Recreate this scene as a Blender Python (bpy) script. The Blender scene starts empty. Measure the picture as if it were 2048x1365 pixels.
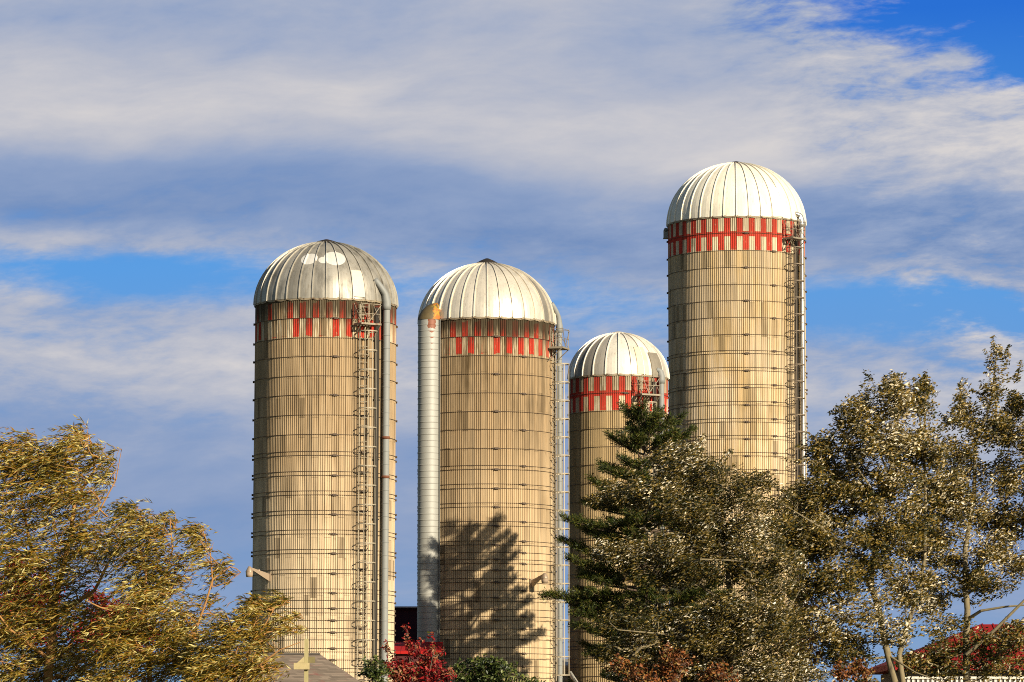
import bpy, math, random
import numpy as np
from mathutils import Vector

# ------------------------------------------------------------------ camera, sky, sun
SC = bpy.context.scene
COL = SC.collection
PI = math.pi
F = 7600.0                     # focal length in photo pixels (photo is 2048 wide)
HORIZON = 1500.0               # photo row of the horizon
PITCH = math.atan((HORIZON - 682.5) / F)
EYE = 1.6
EXPO = 0.58
SUN_AZ, SUN_EL = 38.0, 20.0    # sun behind the camera, to its right

cd = bpy.data.cameras.new('camera')
cam = bpy.data.objects.new('camera', cd)
COL.objects.link(cam)
cd.sensor_width = 36.0
cd.lens = F / 2048.0 * 36.0
cd.clip_start, cd.clip_end = 0.5, 6000.0
cam.location = (0, 0, EYE)
cam.rotation_euler = (PI / 2 + PITCH, 0, 0)
SC.camera = cam

SC.view_settings.view_transform = 'Standard'
SC.view_settings.look = 'None'
SC.view_settings.exposure = EXPO
SC.view_settings.gamma = 1.0
SC.render.engine = 'CYCLES'
SC.cycles.filter_width = 1.0
SC.cycles.use_denoising = False
SC.cycles.max_bounces = 6
SC.cycles.diffuse_bounces = 2
SC.cycles.glossy_bounces = 3
SC.cycles.transparent_max_bounces = 4

ld = bpy.data.lights.new('sun', 'SUN')
ld.energy = 5.0
ld.angle = math.radians(0.5)
ld.color = (1.0, 0.88, 0.67)
sun = bpy.data.objects.new('sun', ld)
COL.objects.link(sun)
_a, _e = math.radians(SUN_AZ), math.radians(SUN_EL)
TO_SUN = Vector((math.sin(_a) * math.cos(_e), -math.cos(_a) * math.cos(_e), math.sin(_e)))
sun.rotation_euler = (-TO_SUN).to_track_quat('-Z', 'Y').to_euler()
sun.location = (60, -60, 60)


class NT:
    """small helper to write node graphs as expressions"""
    def __init__(self, tree):
        self.t = tree
        self.t.nodes.clear()

    def n(self, kind, **kw):
        nd = self.t.nodes.new(kind)
        for k, v in kw.items():
            setattr(nd, k, v)
        return nd

    def put(self, sock, v):
        if isinstance(v, bpy.types.NodeSocket):
            self.t.links.new(v, sock)
        elif v is not None:
            if sock.type == 'RGBA' and len(v) == 3:
                v = (*v, 1.0)
            sock.default_value = v

    def m(self, op, a, b=None, c=None, clamp=False):
        nd = self.n('ShaderNodeMath', operation=op, use_clamp=clamp)
        for i, v in enumerate((a, b, c)):
            if v is not None:
                self.put(nd.inputs[i], v)
        return nd.outputs[0]

    def add(self, a, b): return self.m('ADD', a, b)
    def sub(self, a, b): return self.m('SUBTRACT', a, b)
    def mul(self, a, b): return self.m('MULTIPLY', a, b)
    def clamp(self, a): return self.m('ADD', a, 0.0, clamp=True)

    def sstep(self, x, lo, hi, a=0.0, b=1.0):
        nd = self.n('ShaderNodeMapRange', interpolation_type='SMOOTHSTEP')
        for i, v in enumerate((x, lo, hi, a, b)):
            self.put(nd.inputs[i], v)
        return nd.outputs[0]

    def mix(self, f, a, b, mode='MIX'):
        nd = self.n('ShaderNodeMix', data_type='RGBA', blend_type=mode)
        self.put(nd.inputs[0], f)
        self.put(nd.inputs[6], a)
        self.put(nd.inputs[7], b)
        return nd.outputs[2]

    def xyz(self, v):
        nd = self.n('ShaderNodeSeparateXYZ')
        self.put(nd.inputs[0], v)
        return nd.outputs[0], nd.outputs[1], nd.outputs[2]

    def vec(self, x, y, z):
        nd = self.n('ShaderNodeCombineXYZ')
        for i, v in enumerate((x, y, z)):
            self.put(nd.inputs[i], v)
        return nd.outputs[0]

    def noise(self, v, scale=1.0, detail=3.0, rough=0.55, dist=0.0):
        nd = self.n('ShaderNodeTexNoise')
        self.put(nd.inputs['Vector'], v)
        nd.inputs['Scale'].default_value = scale
        nd.inputs['Detail'].default_value = detail
        nd.inputs['Roughness'].default_value = rough
        nd.inputs['Distortion'].default_value = dist
        return nd.outputs[0]

    def white(self, v):
        nd = self.n('ShaderNodeTexWhiteNoise', noise_dimensions='3D')
        self.put(nd.inputs[0], v)
        return nd.outputs[0]

    def ramp(self, f, stops, interp='LINEAR'):
        nd = self.n('ShaderNodeValToRGB')
        cr = nd.color_ramp
        cr.interpolation = interp
        while len(cr.elements) < len(stops):
            cr.elements.new(0.5)
        for e, (p, c) in zip(cr.elements, stops):
            e.position = p
            if not hasattr(c, '__len__'):
                c = (c, c, c)
            e.color = (*c, 1.0)
        self.put(nd.inputs[0], f)
        return nd.outputs[0]


def srgb(r, g, b):
    def f(c):
        c /= 255.0
        return c / 12.92 if c <= 0.04045 else ((c + 0.055) / 1.055) ** 2.4
    return (f(r), f(g), f(b))


# --- world: Nishita sky with broken altocumulus sheets opposite the sun
W = bpy.data.worlds.new('World')
SC.world = W
W.use_nodes = True
T = NT(W.node_tree)
tc = T.n('ShaderNodeTexCoord')
dx, dy, dz = T.xyz(tc.outputs['Generated'])
sky = T.n('ShaderNodeTexSky', sky_type='NISHITA', sun_disc=False)
sky.sun_elevation = math.radians(SUN_EL)
sky.sun_rotation = math.radians(180 - SUN_AZ)
sky.air_density = 1.0
sky.dust_density = 0.4
sky.ozone_density = 2.0
bg_sky = T.n('ShaderNodeBackground')
T.put(bg_sky.inputs[0], sky.outputs[0])
bg_sky.inputs[1].default_value = 0.05
# direction of view as azimuth and elevation tangents
ysafe = T.m('MAXIMUM', dy, 0.05)
U = T.add(T.mul(T.m('DIVIDE', dx, ysafe), 7.6), 1.024)
V = T.sub(1.5, T.mul(T.m('DIVIDE', dz, ysafe), 7.6))
n_warp = T.noise(T.vec(T.mul(U, 1.3), T.mul(V, 2.2), 3.1), 1.0, 3.0)
Vw = T.add(V, T.mul(T.sub(n_warp, 0.5), 0.16))
Vs = T.sub(Vw, T.mul(U, 0.045))
n_big = T.noise(T.vec(T.add(T.mul(U, 1.5), T.mul(Vw, 0.8)), T.mul(Vw, 4.6), 0.0), 1.0, 6.0, 0.58, 0.25)
n_fine = T.noise(T.vec(T.add(T.mul(U, 5.0), T.mul(Vw, 4.0)), T.mul(Vw, 15.0), 5.0), 1.0, 7.0, 0.62, 0.15)
n_rip = T.noise(T.vec(T.add(T.mul(U, 14.0), T.mul(V, 9.0)), T.mul(V, 42.0), 8.0), 1.0, 5.0, 0.65, 0.2)


def blob(u, v, ru, rv):
    a = T.m('DIVIDE', T.sub(U, u), ru)
    b = T.m('DIVIDE', T.sub(Vw, v), rv)
    q = T.add(T.mul(a, a), T.mul(b, b))
    return T.m('EXPONENT', T.mul(q, -1.0))


amount = T.ramp(T.mul(Vs, 0.7), [(p * 0.7, a) for p, a in ((0.0, 0.95), (0.30, 0.95), (0.40, 0.82), (0.47, 0.72), (0.525, 0.34), (0.57, 0.36),
                     (0.61, 0.68), (0.74, 0.86), (0.84, 0.80), (1.0, 0.80), (1.12, 0.58), (1.3, 0.40))])
amount = T.sub(amount, T.mul(blob(1.95, -0.03, 0.30, 0.12), 1.25))
amount = T.sub(amount, T.mul(blob(2.06, 0.13, 0.15, 0.06), 0.75))
amount = T.sub(amount, T.mul(blob(1.80, 0.615, 0.30, 0.045), 0.45))
amount = T.sub(amount, T.mul(blob(0.27, 0.545, 0.22, 0.035), 0.35))
amount = T.add(amount, T.mul(blob(1.60, 0.42, 0.55, 0.10), 0.2))
amount = T.add(amount, T.mul(blob(1.93, 0.105, 0.05, 0.022), 0.6))
amount = T.add(amount, T.mul(blob(1.42, 0.40, 0.16, 0.03), 0.1))
amount = T.add(amount, T.mul(blob(0.08, 0.475, 0.22, 0.03), 0.25))
amount = T.add(amount, T.mul(blob(1.35, 0.56, 0.12, 0.05), 0.3))
calm = T.mul(T.sstep(V, 0.98, 0.74, 0.2, 1.0), T.add(T.sstep(V, 0.34, 0.50, 0.35, 1.0), T.mul(T.sstep(T.add(U, T.mul(V, -0.6)), 1.30, 1.60), 1.3)))
dens = T.add(amount, T.add(T.mul(T.sub(n_big, 0.5), 0.9), T.mul(T.mul(T.sub(n_fine, 0.5), 1.05), calm)))
dens = T.add(dens, T.mul(T.mul(T.sub(n_rip, 0.5), 0.40), calm))
fac = T.sstep(dens, 0.10, 0.85)
lum = T.ramp(Vs, [(0.0, 0.52), (0.09, 0.70), (0.19, 0.86), (0.245, 0.78), (0.32, 0.30), (0.41, 0.10), (0.455, 0.30), (0.52, 0.62),
                  (0.62, 0.50), (0.70, 0.74), (0.76, 0.64), (0.85, 0.34), (1.0, 0.28)])
lum = T.add(lum, T.add(T.mul(T.sub(n_big, 0.5), 0.95), T.mul(T.mul(T.sub(n_fine, 0.5), 0.8), calm)))
lum = T.add(lum, T.mul(blob(0.08, 0.475, 0.22, 0.03), 0.25))
lum = T.add(lum, T.mul(T.mul(T.sub(n_rip, 0.5), 0.30), calm))
cloud = T.ramp(lum, [(0.0, srgb(116, 144, 190)), (0.35, srgb(144, 163, 198)), (0.7, srgb(184, 188, 202)), (1.0, srgb(214, 210, 210))])
bg_cloud = T.n('ShaderNodeBackground')
clear = T.ramp(T.mul(Vw, 0.7), [(0.0, srgb(42, 112, 212)), (0.12, srgb(62, 132, 216)), (0.37, srgb(92, 158, 226)), (0.50, srgb(108, 158, 216)), (0.80, srgb(112, 155, 205)), (0.95, srgb(125, 168, 210))])
T.put(bg_cloud.inputs[0], T.mix(fac, clear, cloud))
bg_cloud.inputs[1].default_value = 2.0 ** -EXPO
front = T.mul(T.sstep(dy, 0.75, 0.93), T.sstep(dz, 0.42, 0.25))
mx = T.n('ShaderNodeMixShader')
T.put(mx.inputs[0], front)
T.t.links.new(bg_sky.outputs[0], mx.inputs[1])
T.t.links.new(bg_cloud.outputs[0], mx.inputs[2])
wo = T.n('ShaderNodeOutputWorld')
T.t.links.new(mx.outputs[0], wo.inputs[0])

# ------------------------------------------------------------------ helpers
CP, SP = math.cos(PITCH), math.sin(PITCH)


def at(px, py, Y):
    """world point at depth Y that the photograph shows at (px, py)"""
    u = (px - 1024.0) / F
    v = (682.5 - py) / F
    d = (u, CP - v * SP, SP + v * CP)
    t = Y / d[1]
    return Vector((d[0] * t, Y, EYE + d[2] * t))


def tag(o, label=None, cat=None, group=None, kind=None):
    if label: o['label'] = label
    if cat: o['category'] = cat
    if group: o['group'] = group
    if kind: o['kind'] = kind
    return o


def empty(name, loc, rot=(0, 0, 0)):
    o = bpy.data.objects.new(name, None)
    COL.objects.link(o)
    o.location = loc
    o.rotation_euler = rot
    o.empty_display_size = 0.5
    return o


class MB:
    def __init__(self):
        self.v, self.f, self.sm = [], [], []

    def add(self, vs, fs, smooth=False):
        k = len(self.v)
        self.v += [tuple(p) for p in vs]
        self.f += [tuple(i + k for i in f) for f in fs]
        self.sm += [smooth] * len(fs)
        return self

    def box(self, c, s, ax=None):
        """box with centre c and size s; ax = (x axis, y axis, z axis)"""
        c = Vector(c)
        ax = ax or (Vector((1, 0, 0)), Vector((0, 1, 0)), Vector((0, 0, 1)))
        vs = []
        for k in (-1, 1):
            for j in (-1, 1):
                for i in (-1, 1):
                    vs.append(c + ax[0] * (i * s[0] / 2) + ax[1] * (j * s[1] / 2) + ax[2] * (k * s[2] / 2))
        self.add(vs, [(0, 2, 3, 1), (4, 5, 7, 6), (0, 1, 5, 4), (2, 6, 7, 3), (0, 4, 6, 2), (1, 3, 7, 5)])
        return self

    def bar(self, a, b, w, h=None):
        a, b = Vector(a), Vector(b)
        z = (b - a)
        L = z.length
        z.normalize()
        x = z.cross(Vector((0, 0, 1)))
        if x.length < 1e-4:
            x = Vector((1, 0, 0))
        x.normalize()
        y = z.cross(x)
        return self.box((a + b) / 2, (w, h or w, L), (x, y, z))

    def tube(self, pts, rad, seg=8, closed=False, caps=True):
        pts = [Vector(p) for p in pts]
        n = len(pts)
        if not hasattr(rad, '__len__'):
            rad = [rad] * n
        vs, fs = [], []
        prev = None
        for i, p in enumerate(pts):
            if closed:
                t = pts[(i + 1) % n] - pts[i - 1]
            else:
                t = pts[min(i + 1, n - 1)] - pts[max(i - 1, 0)]
            t.normalize()
            if prev is None:
                x = t.cross(Vector((0, 0, 1)))
                if x.length < 1e-3:
                    x = t.cross(Vector((0, 1, 0)))
            else:
                x = prev - t * prev.dot(t)
            x.normalize()
            prev = x
            y = t.cross(x)
            for k in range(seg):
                a = 2 * PI * k / seg
                vs.append(p + (x * math.cos(a) + y * math.sin(a)) * rad[i])
        m = n if closed else n - 1
        for i in range(m):
            for k in range(seg):
                a, b = i * seg + k, i * seg + (k + 1) % seg
                c, d = ((i + 1) % n) * seg + (k + 1) % seg, ((i + 1) % n) * seg + k
                fs.append((a, b, c, d))
        if caps and not closed:
            fs.append(tuple(range(seg - 1, -1, -1)))
            fs.append(tuple(range((n - 1) * seg, n * seg)))
        self.add(vs, fs, seg > 5)
        return self

    def lathe(self, prof, seg=48, c=(0, 0), smooth=True, a0=0.0, a1=2 * PI, cap=True):
        full = abs(a1 - a0 - 2 * PI) < 1e-6
        m = seg if full else seg + 1
        vs, fs = [], []
        for r, z in prof:
            for k in range(m):
                a = a0 + (a1 - a0) * k / seg
                vs.append((c[0] + r * math.sin(a), c[1] - r * math.cos(a), z))
        for i in range(len(prof) - 1):
            for k in range(seg):
                k2 = (k + 1) % m
                fs.append((i * m + k, i * m + k2, (i + 1) * m + k2, (i + 1) * m + k))
        self.add(vs, fs, smooth)
        return self

    def build(self, name, mat, parent=None):
        me = bpy.data.meshes.new(name)
        me.from_pydata(self.v, [], self.f)
        me.polygons.foreach_set('use_smooth', self.sm)
        me.update()
        if mat: me.materials.append(mat)
        o = bpy.data.objects.new(name, me)
        COL.objects.link(o)
        if parent: o.parent = parent
        return o


def again(o, parent, loc=None, rot=None):
    c = o.copy()
    COL.objects.link(c)
    c.parent = parent
    if loc is not None: c.location = loc
    if rot is not None: c.rotation_euler = rot
    return c


# ------------------------------------------------------------------ materials
def new_mat(name):
    m = bpy.data.materials.new(name)
    m.use_nodes = True
    t = NT(m.node_tree)
    b = t.n('ShaderNodeBsdfPrincipled')
    o = t.n('ShaderNodeOutputMaterial')
    t.t.links.new(b.outputs[0], o.inputs[0])
    return m, t, b


def plain(name, c, rough=0.6, metal=0.0, var=0.25, scale=6.0, zs=1.0, dirt=None, dirt_amt=0.0):
    m, t, b = new_mat(name)
    co = t.n('ShaderNodeTexCoord').outputs['Object']
    x, y, z = t.xyz(co)
    n = t.noise(t.vec(x, y, t.mul(z, zs)), scale, 4.0, 0.6)
    col = t.mix(n, tuple(k * (1 - var) for k in c), tuple(min(1, k * (1 + var)) for k in c))
    if dirt:
        n2 = t.noise(t.vec(x, y, t.mul(z, zs * 0.5)), scale * 0.6, 5.0, 0.7)
        col = t.mix(t.sstep(n2, 0.62 - dirt_amt, 0.78 - dirt_amt), col, dirt)
    t.put(b.inputs['Base Color'], col)
    b.inputs['Roughness'].default_value = rough
    b.inputs['Metallic'].default_value = metal
    return m


M_IRON = plain('iron_hoop', (0.075, 0.05, 0.033), 0.7, 0.3)
M_LADDER = plain('ladder_paint', (0.33, 0.28, 0.20), 0.55, 0.1, 0.2, 5.0, 0.6, (0.18, 0.09, 0.04), 0.03)
M_PLATFORM = plain('platform_steel', (0.26, 0.22, 0.16), 0.6, 0.2, 0.2, 5.0, 1.0, (0.14, 0.06, 0.03), 0.10)
M_PIPE = plain('galvanised_pipe', (0.23, 0.235, 0.225), 0.6, 0.0, 0.12, 4.0, 0.3, (0.30, 0.27, 0.22), 0.0)
M_PIPE_SHINY = plain('bright_pipe', (0.60, 0.58, 0.54), 0.28, 0.75, 0.12, 4.0, 0.3)
M_RUST = plain('rust', (0.16, 0.055, 0.025), 0.85, 0.0, 0.4)
M_CAP = plain('dark_cap', (0.028, 0.022, 0.017), 0.7, 0.3, 0.4, 5.0, 1.0, (0.13, 0.06, 0.03), 0.1)
M_LAMP = plain('lamp_metal', (0.36, 0.27, 0.19), 0.4, 0.3, 0.12)
M_LENS = plain('lamp_lens', (0.36, 0.27, 0.19), 0.3, 0.0, 0.1)


def wall_mat(name, n, zr, h, light, dark, worn, stain, inset, mottled, red, pale, lower=None, grime=0.55):
    """concrete staves: n staves round, rows of height h below the rim zr, two checkered rows at the top"""
    m, t, b = new_mat(name)
    x, y, z = t.xyz(t.n('ShaderNodeTexCoord').outputs['Object'])
    th = t.m('ARCTAN2', x, t.mul(y, -1.0))
    s = t.mul(th, n / (2 * PI))
    si = t.m('FLOOR', s)
    sf = t.m('FRACT', s)
    par = t.m('MODULO', t.add(si, 200.0), 2.0)
    tt = t.m('DIVIDE', t.sub(zr, z), h)
    tj = t.add(tt, t.mul(par, 0.12))
    rj = t.m('FLOOR', tj)
    rf = t.m('FRACT', tj)
    r1 = t.white(t.vec(si, rj, 1.0))
    r2 = t.white(t.vec(si, rj, 7.0))
    rcol = t.white(t.vec(si, 0.0, 3.0))
    streak = t.noise(t.vec(t.mul(x, 5.0), t.mul(y, 5.0), t.mul(z, 0.22)), 1.0, 5.0, 0.65)
    fine = t.noise(t.vec(t.mul(x, 22.0), t.mul(y, 22.0), t.mul(z, 1.6)), 1.0, 3.0, 0.6)
    big = t.noise(t.vec(t.mul(x, 0.7), t.mul(y, 0.7), t.mul(z, 0.35)), 1.0, 3.0, 0.5)
    mixv = t.add(t.mul(streak, 0.65), t.add(t.mul(fine, 0.25), t.mul(t.sub(big, 0.5), 0.7)))
    base = t.mix(t.sstep(mixv, 0.28, 0.62), dark, light)
    if lower:       # paler concrete lower down
        base = t.mix(t.sstep(t.add(tt, t.mul(t.sub(big, 0.5), 5.0)), 4.0, 17.0), base, t.mix(t.sstep(mixv, 0.3, 0.6), tuple(k * 0.8 for k in lower), lower))
    base = t.mix(t.mul(t.sub(r1, 0.5), 0.36), base, (0.0, 0.0, 0.0))
    g2 = t.mul(t.mul(t.sstep(t.add(t.mul(streak, 0.6), t.mul(big, 0.6)), 0.48, 0.78), t.sstep(tt, 13.0, 2.0)), grime)
    base = t.mix(g2, base, (0.085, 0.055, 0.025))
    wst = t.noise(t.vec(t.mul(x, 3.2), t.mul(y, 3.2), t.mul(z, 0.10)), 1.0, 6.0, 0.7)
    base = t.mix(t.mul(t.sstep(wst, 0.52, 0.70), 0.50), base, (0.16, 0.125, 0.085))
    # single darker replacement staves
    thr = 1.0 - mottled
    dk = t.mul(t.sstep(r2, thr - 0.04, thr + 0.02), t.sstep(streak, 0.30, 0.62))
    base = t.mix(t.mul(dk, 0.72), base, tuple(k * 0.36 for k in dark))
    # checker paint
    top_row = t.m('LESS_THAN', tt, 1.0)
    even = t.m('LESS_THAN', par, 0.5)
    isred = t.m('ABSOLUTE', t.sub(top_row, t.sub(1.0, even)))
    isred = t.sub(1.0, isred)
    isred = t.m('ABSOLUTE', t.sub(1.0, isred))
    if inset:
        mid = t.mul(t.m('GREATER_THAN', tt, 0.86), t.m('LESS_THAN', tt, 1.16))
        isred = t.m('MAXIMUM', isred, mid)
        in_band = t.m('LESS_THAN', t.add(tt, t.mul(t.sub(fine, 0.5), 0.05)), 1.95)
        top_edge = t.m('GREATER_THAN', t.add(tt, t.mul(t.sub(fine, 0.5), 0.10)), 0.09)
        isred_band = t.mul(in_band, top_edge)
    else:
        isred_band = t.mul(t.m('LESS_THAN', t.add(tt, t.mul(t.sub(streak, 0.5), 0.35)), 1.90),
                           t.m('GREATER_THAN', t.add(tt, t.mul(t.sub(streak, 0.5), 0.8)), 0.16))
    band = t.m('LESS_THAN', tt, 2.0)
    wear = t.add(t.mul(fine, 0.5), t.add(t.mul(streak, 0.5), t.mul(t.sub(r1, 0.5), 0.75 if worn > 0.3 else 0.12)))
    keep_r = t.sub(1.0, t.sstep(wear, 0.74 - worn * 0.4, 0.95 - worn * 0.4))
    keep_w = t.sub(1.0, t.sstep(t.add(t.mul(fine, 0.75), t.mul(streak, 0.3)), 0.50 - worn * 0.15, 0.66 - worn * 0.15))
    chip = t.noise(t.vec(t.mul(x, 13.0), t.mul(y, 13.0), t.mul(z, 6.0)), 1.0, 4.0, 0.7)
    keep_r = t.mul(keep_r, t.sub(1.0, t.mul(t.sstep(chip, 0.60, 0.66), 0.85 if worn > 0.3 else 0.45)))
    redp = t.mul(t.mul(t.mul(isred, isred_band), band), keep_r)
    palep = t.mul(t.mul(t.sub(1.0, isred), band), keep_w)
    col = t.mix(t.mul(palep, 0.9), base, pale)
    col = t.mix(t.mul(redp, 0.95), col, t.mix(fine, tuple(k * 0.75 for k in red), red))
    # black weathering running down from the eave
    run = t.noise(t.vec(t.mul(x, 9.0), t.mul(y, 9.0), t.mul(z, 0.5)), 1.0, 4.0, 0.7)
    st = t.add(t.sub(1.25, t.m('DIVIDE', tt, 1.2)), t.add(t.mul(t.sub(run, 0.5), 2.6), t.mul(t.sub(big, 0.5), 2.4)))
    st = t.mul(t.mul(t.sstep(st, 0.0, 1.0), t.sstep(tt, 3.4, 0.6)), stain)
    col = t.mix(st, col, (0.035, 0.027, 0.016))
    # single grooves darkened at random: rib shade painted into the colour
    rib = t.mul(s, 3.0)
    ri = t.m('FLOOR', t.add(rib, 0.17))
    rdist = t.m('ABSOLUTE', t.sub(t.m('FRACT', t.add(rib, 0.17)), 0.20))
    rr_ = t.white(t.vec(ri, rj, 5.0))
    rr2 = t.white(t.vec(ri, 0.0, 9.0))
    gl = t.mul(t.m('LESS_THAN', rdist, 0.19), t.sstep(t.add(t.mul(rr_, 0.5), t.mul(rr2, 0.6)), 0.25, 0.9))
    col = t.mix(t.mul(gl, 0.34), col, tuple(k * 0.22 for k in dark))
    # joints
    vj = t.m('GREATER_THAN', t.m('ABSOLUTE', t.sub(sf, 0.5)), 0.475)
    hj = t.m('GREATER_THAN', t.m('ABSOLUTE', t.sub(rf, 0.5)), 0.487)
    jj = t.m('MAXIMUM', t.mul(vj, 0.55), t.mul(t.mul(hj, t.sstep(r2, 0.3, 0.6)), 0.55))
    col = t.mix(jj, col, tuple(k * 0.25 for k in dark))
    # rust drips under the hoops
    rfh = t.m('FRACT', tt)
    drip = t.mul(t.sstep(rfh, 0.22, 0.0), t.sstep(run, 0.56, 0.72))
    col = t.mix(t.mul(drip, 0.55), col, (0.11, 0.065, 0.03))
    t.put(b.inputs['Base Color'], col)
    b.inputs['Roughness'].default_value = 0.92
    b.inputs['Specular IOR Level'].default_value = 0.15
    return m


def dome_mat(name, c, metal, rough, smudge, rust, discs=()):
    m, t, b = new_mat(name)
    co = t.n('ShaderNodeTexCoord').outputs['Object']
    x, y, z = t.xyz(co)
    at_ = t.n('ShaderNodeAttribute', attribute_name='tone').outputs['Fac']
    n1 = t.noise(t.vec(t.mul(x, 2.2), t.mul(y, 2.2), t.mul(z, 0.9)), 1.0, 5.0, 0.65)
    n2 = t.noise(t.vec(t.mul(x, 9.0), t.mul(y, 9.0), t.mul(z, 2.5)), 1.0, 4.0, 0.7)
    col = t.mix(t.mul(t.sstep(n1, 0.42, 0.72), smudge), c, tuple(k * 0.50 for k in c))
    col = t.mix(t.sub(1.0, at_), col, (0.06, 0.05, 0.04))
    col = t.mix(t.mul(t.sstep(n2, 0.60, 0.74), rust), col, (0.22, 0.15, 0.09))
    n3 = t.noise(t.vec(t.mul(x, 14.0), t.mul(y, 14.0), t.mul(z, 1.2)), 1.0, 3.0, 0.6)
    col = t.mix(t.mul(t.sstep(n3, 0.56, 0.70), 0.25 + rust * 0.5), col, (0.20, 0.15, 0.09))
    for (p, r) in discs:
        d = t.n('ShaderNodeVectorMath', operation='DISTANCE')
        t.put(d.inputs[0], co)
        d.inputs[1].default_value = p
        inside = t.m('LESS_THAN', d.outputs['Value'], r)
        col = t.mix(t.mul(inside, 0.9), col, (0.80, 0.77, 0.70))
    t.put(b.inputs['Base Color'], col)
    b.inputs['Metallic'].default_value = metal
    b.inputs['Specular IOR Level'].default_value = 0.3
    t.put(b.inputs['Roughness'], t.add(rough - 0.08, t.mul(n1, 0.2)))
    return m


# ------------------------------------------------------------------ ground
gm, gt, gb = new_mat('grass_field')
gx, gy, gz = gt.xyz(gt.n('ShaderNodeTexCoord').outputs['Object'])
gn = gt.noise(gt.vec(gx, gy, 0.0), 0.05, 6.0, 0.7)
gt.put(gb.inputs['Base Color'], gt.mix(gn, (0.035, 0.05, 0.015), (0.11, 0.10, 0.035)))
gb.inputs['Roughness'].default_value = 0.95
g = MB()
N = 40
for j in range(N + 1):
    for i in range(N + 1):
        X, Y = -2000 + 4000 * i / N, -2000 + 4000 * j / N
        g.v.append((X, Y, 0.0))
for j in range(N):
    for i in range(N):
        a = j * (N + 1) + i
        g.f.append((a, a + 1, a + N + 2, a + N + 1)); g.sm.append(False)
tag(g.build('ground', gm), kind='structure')


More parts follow.
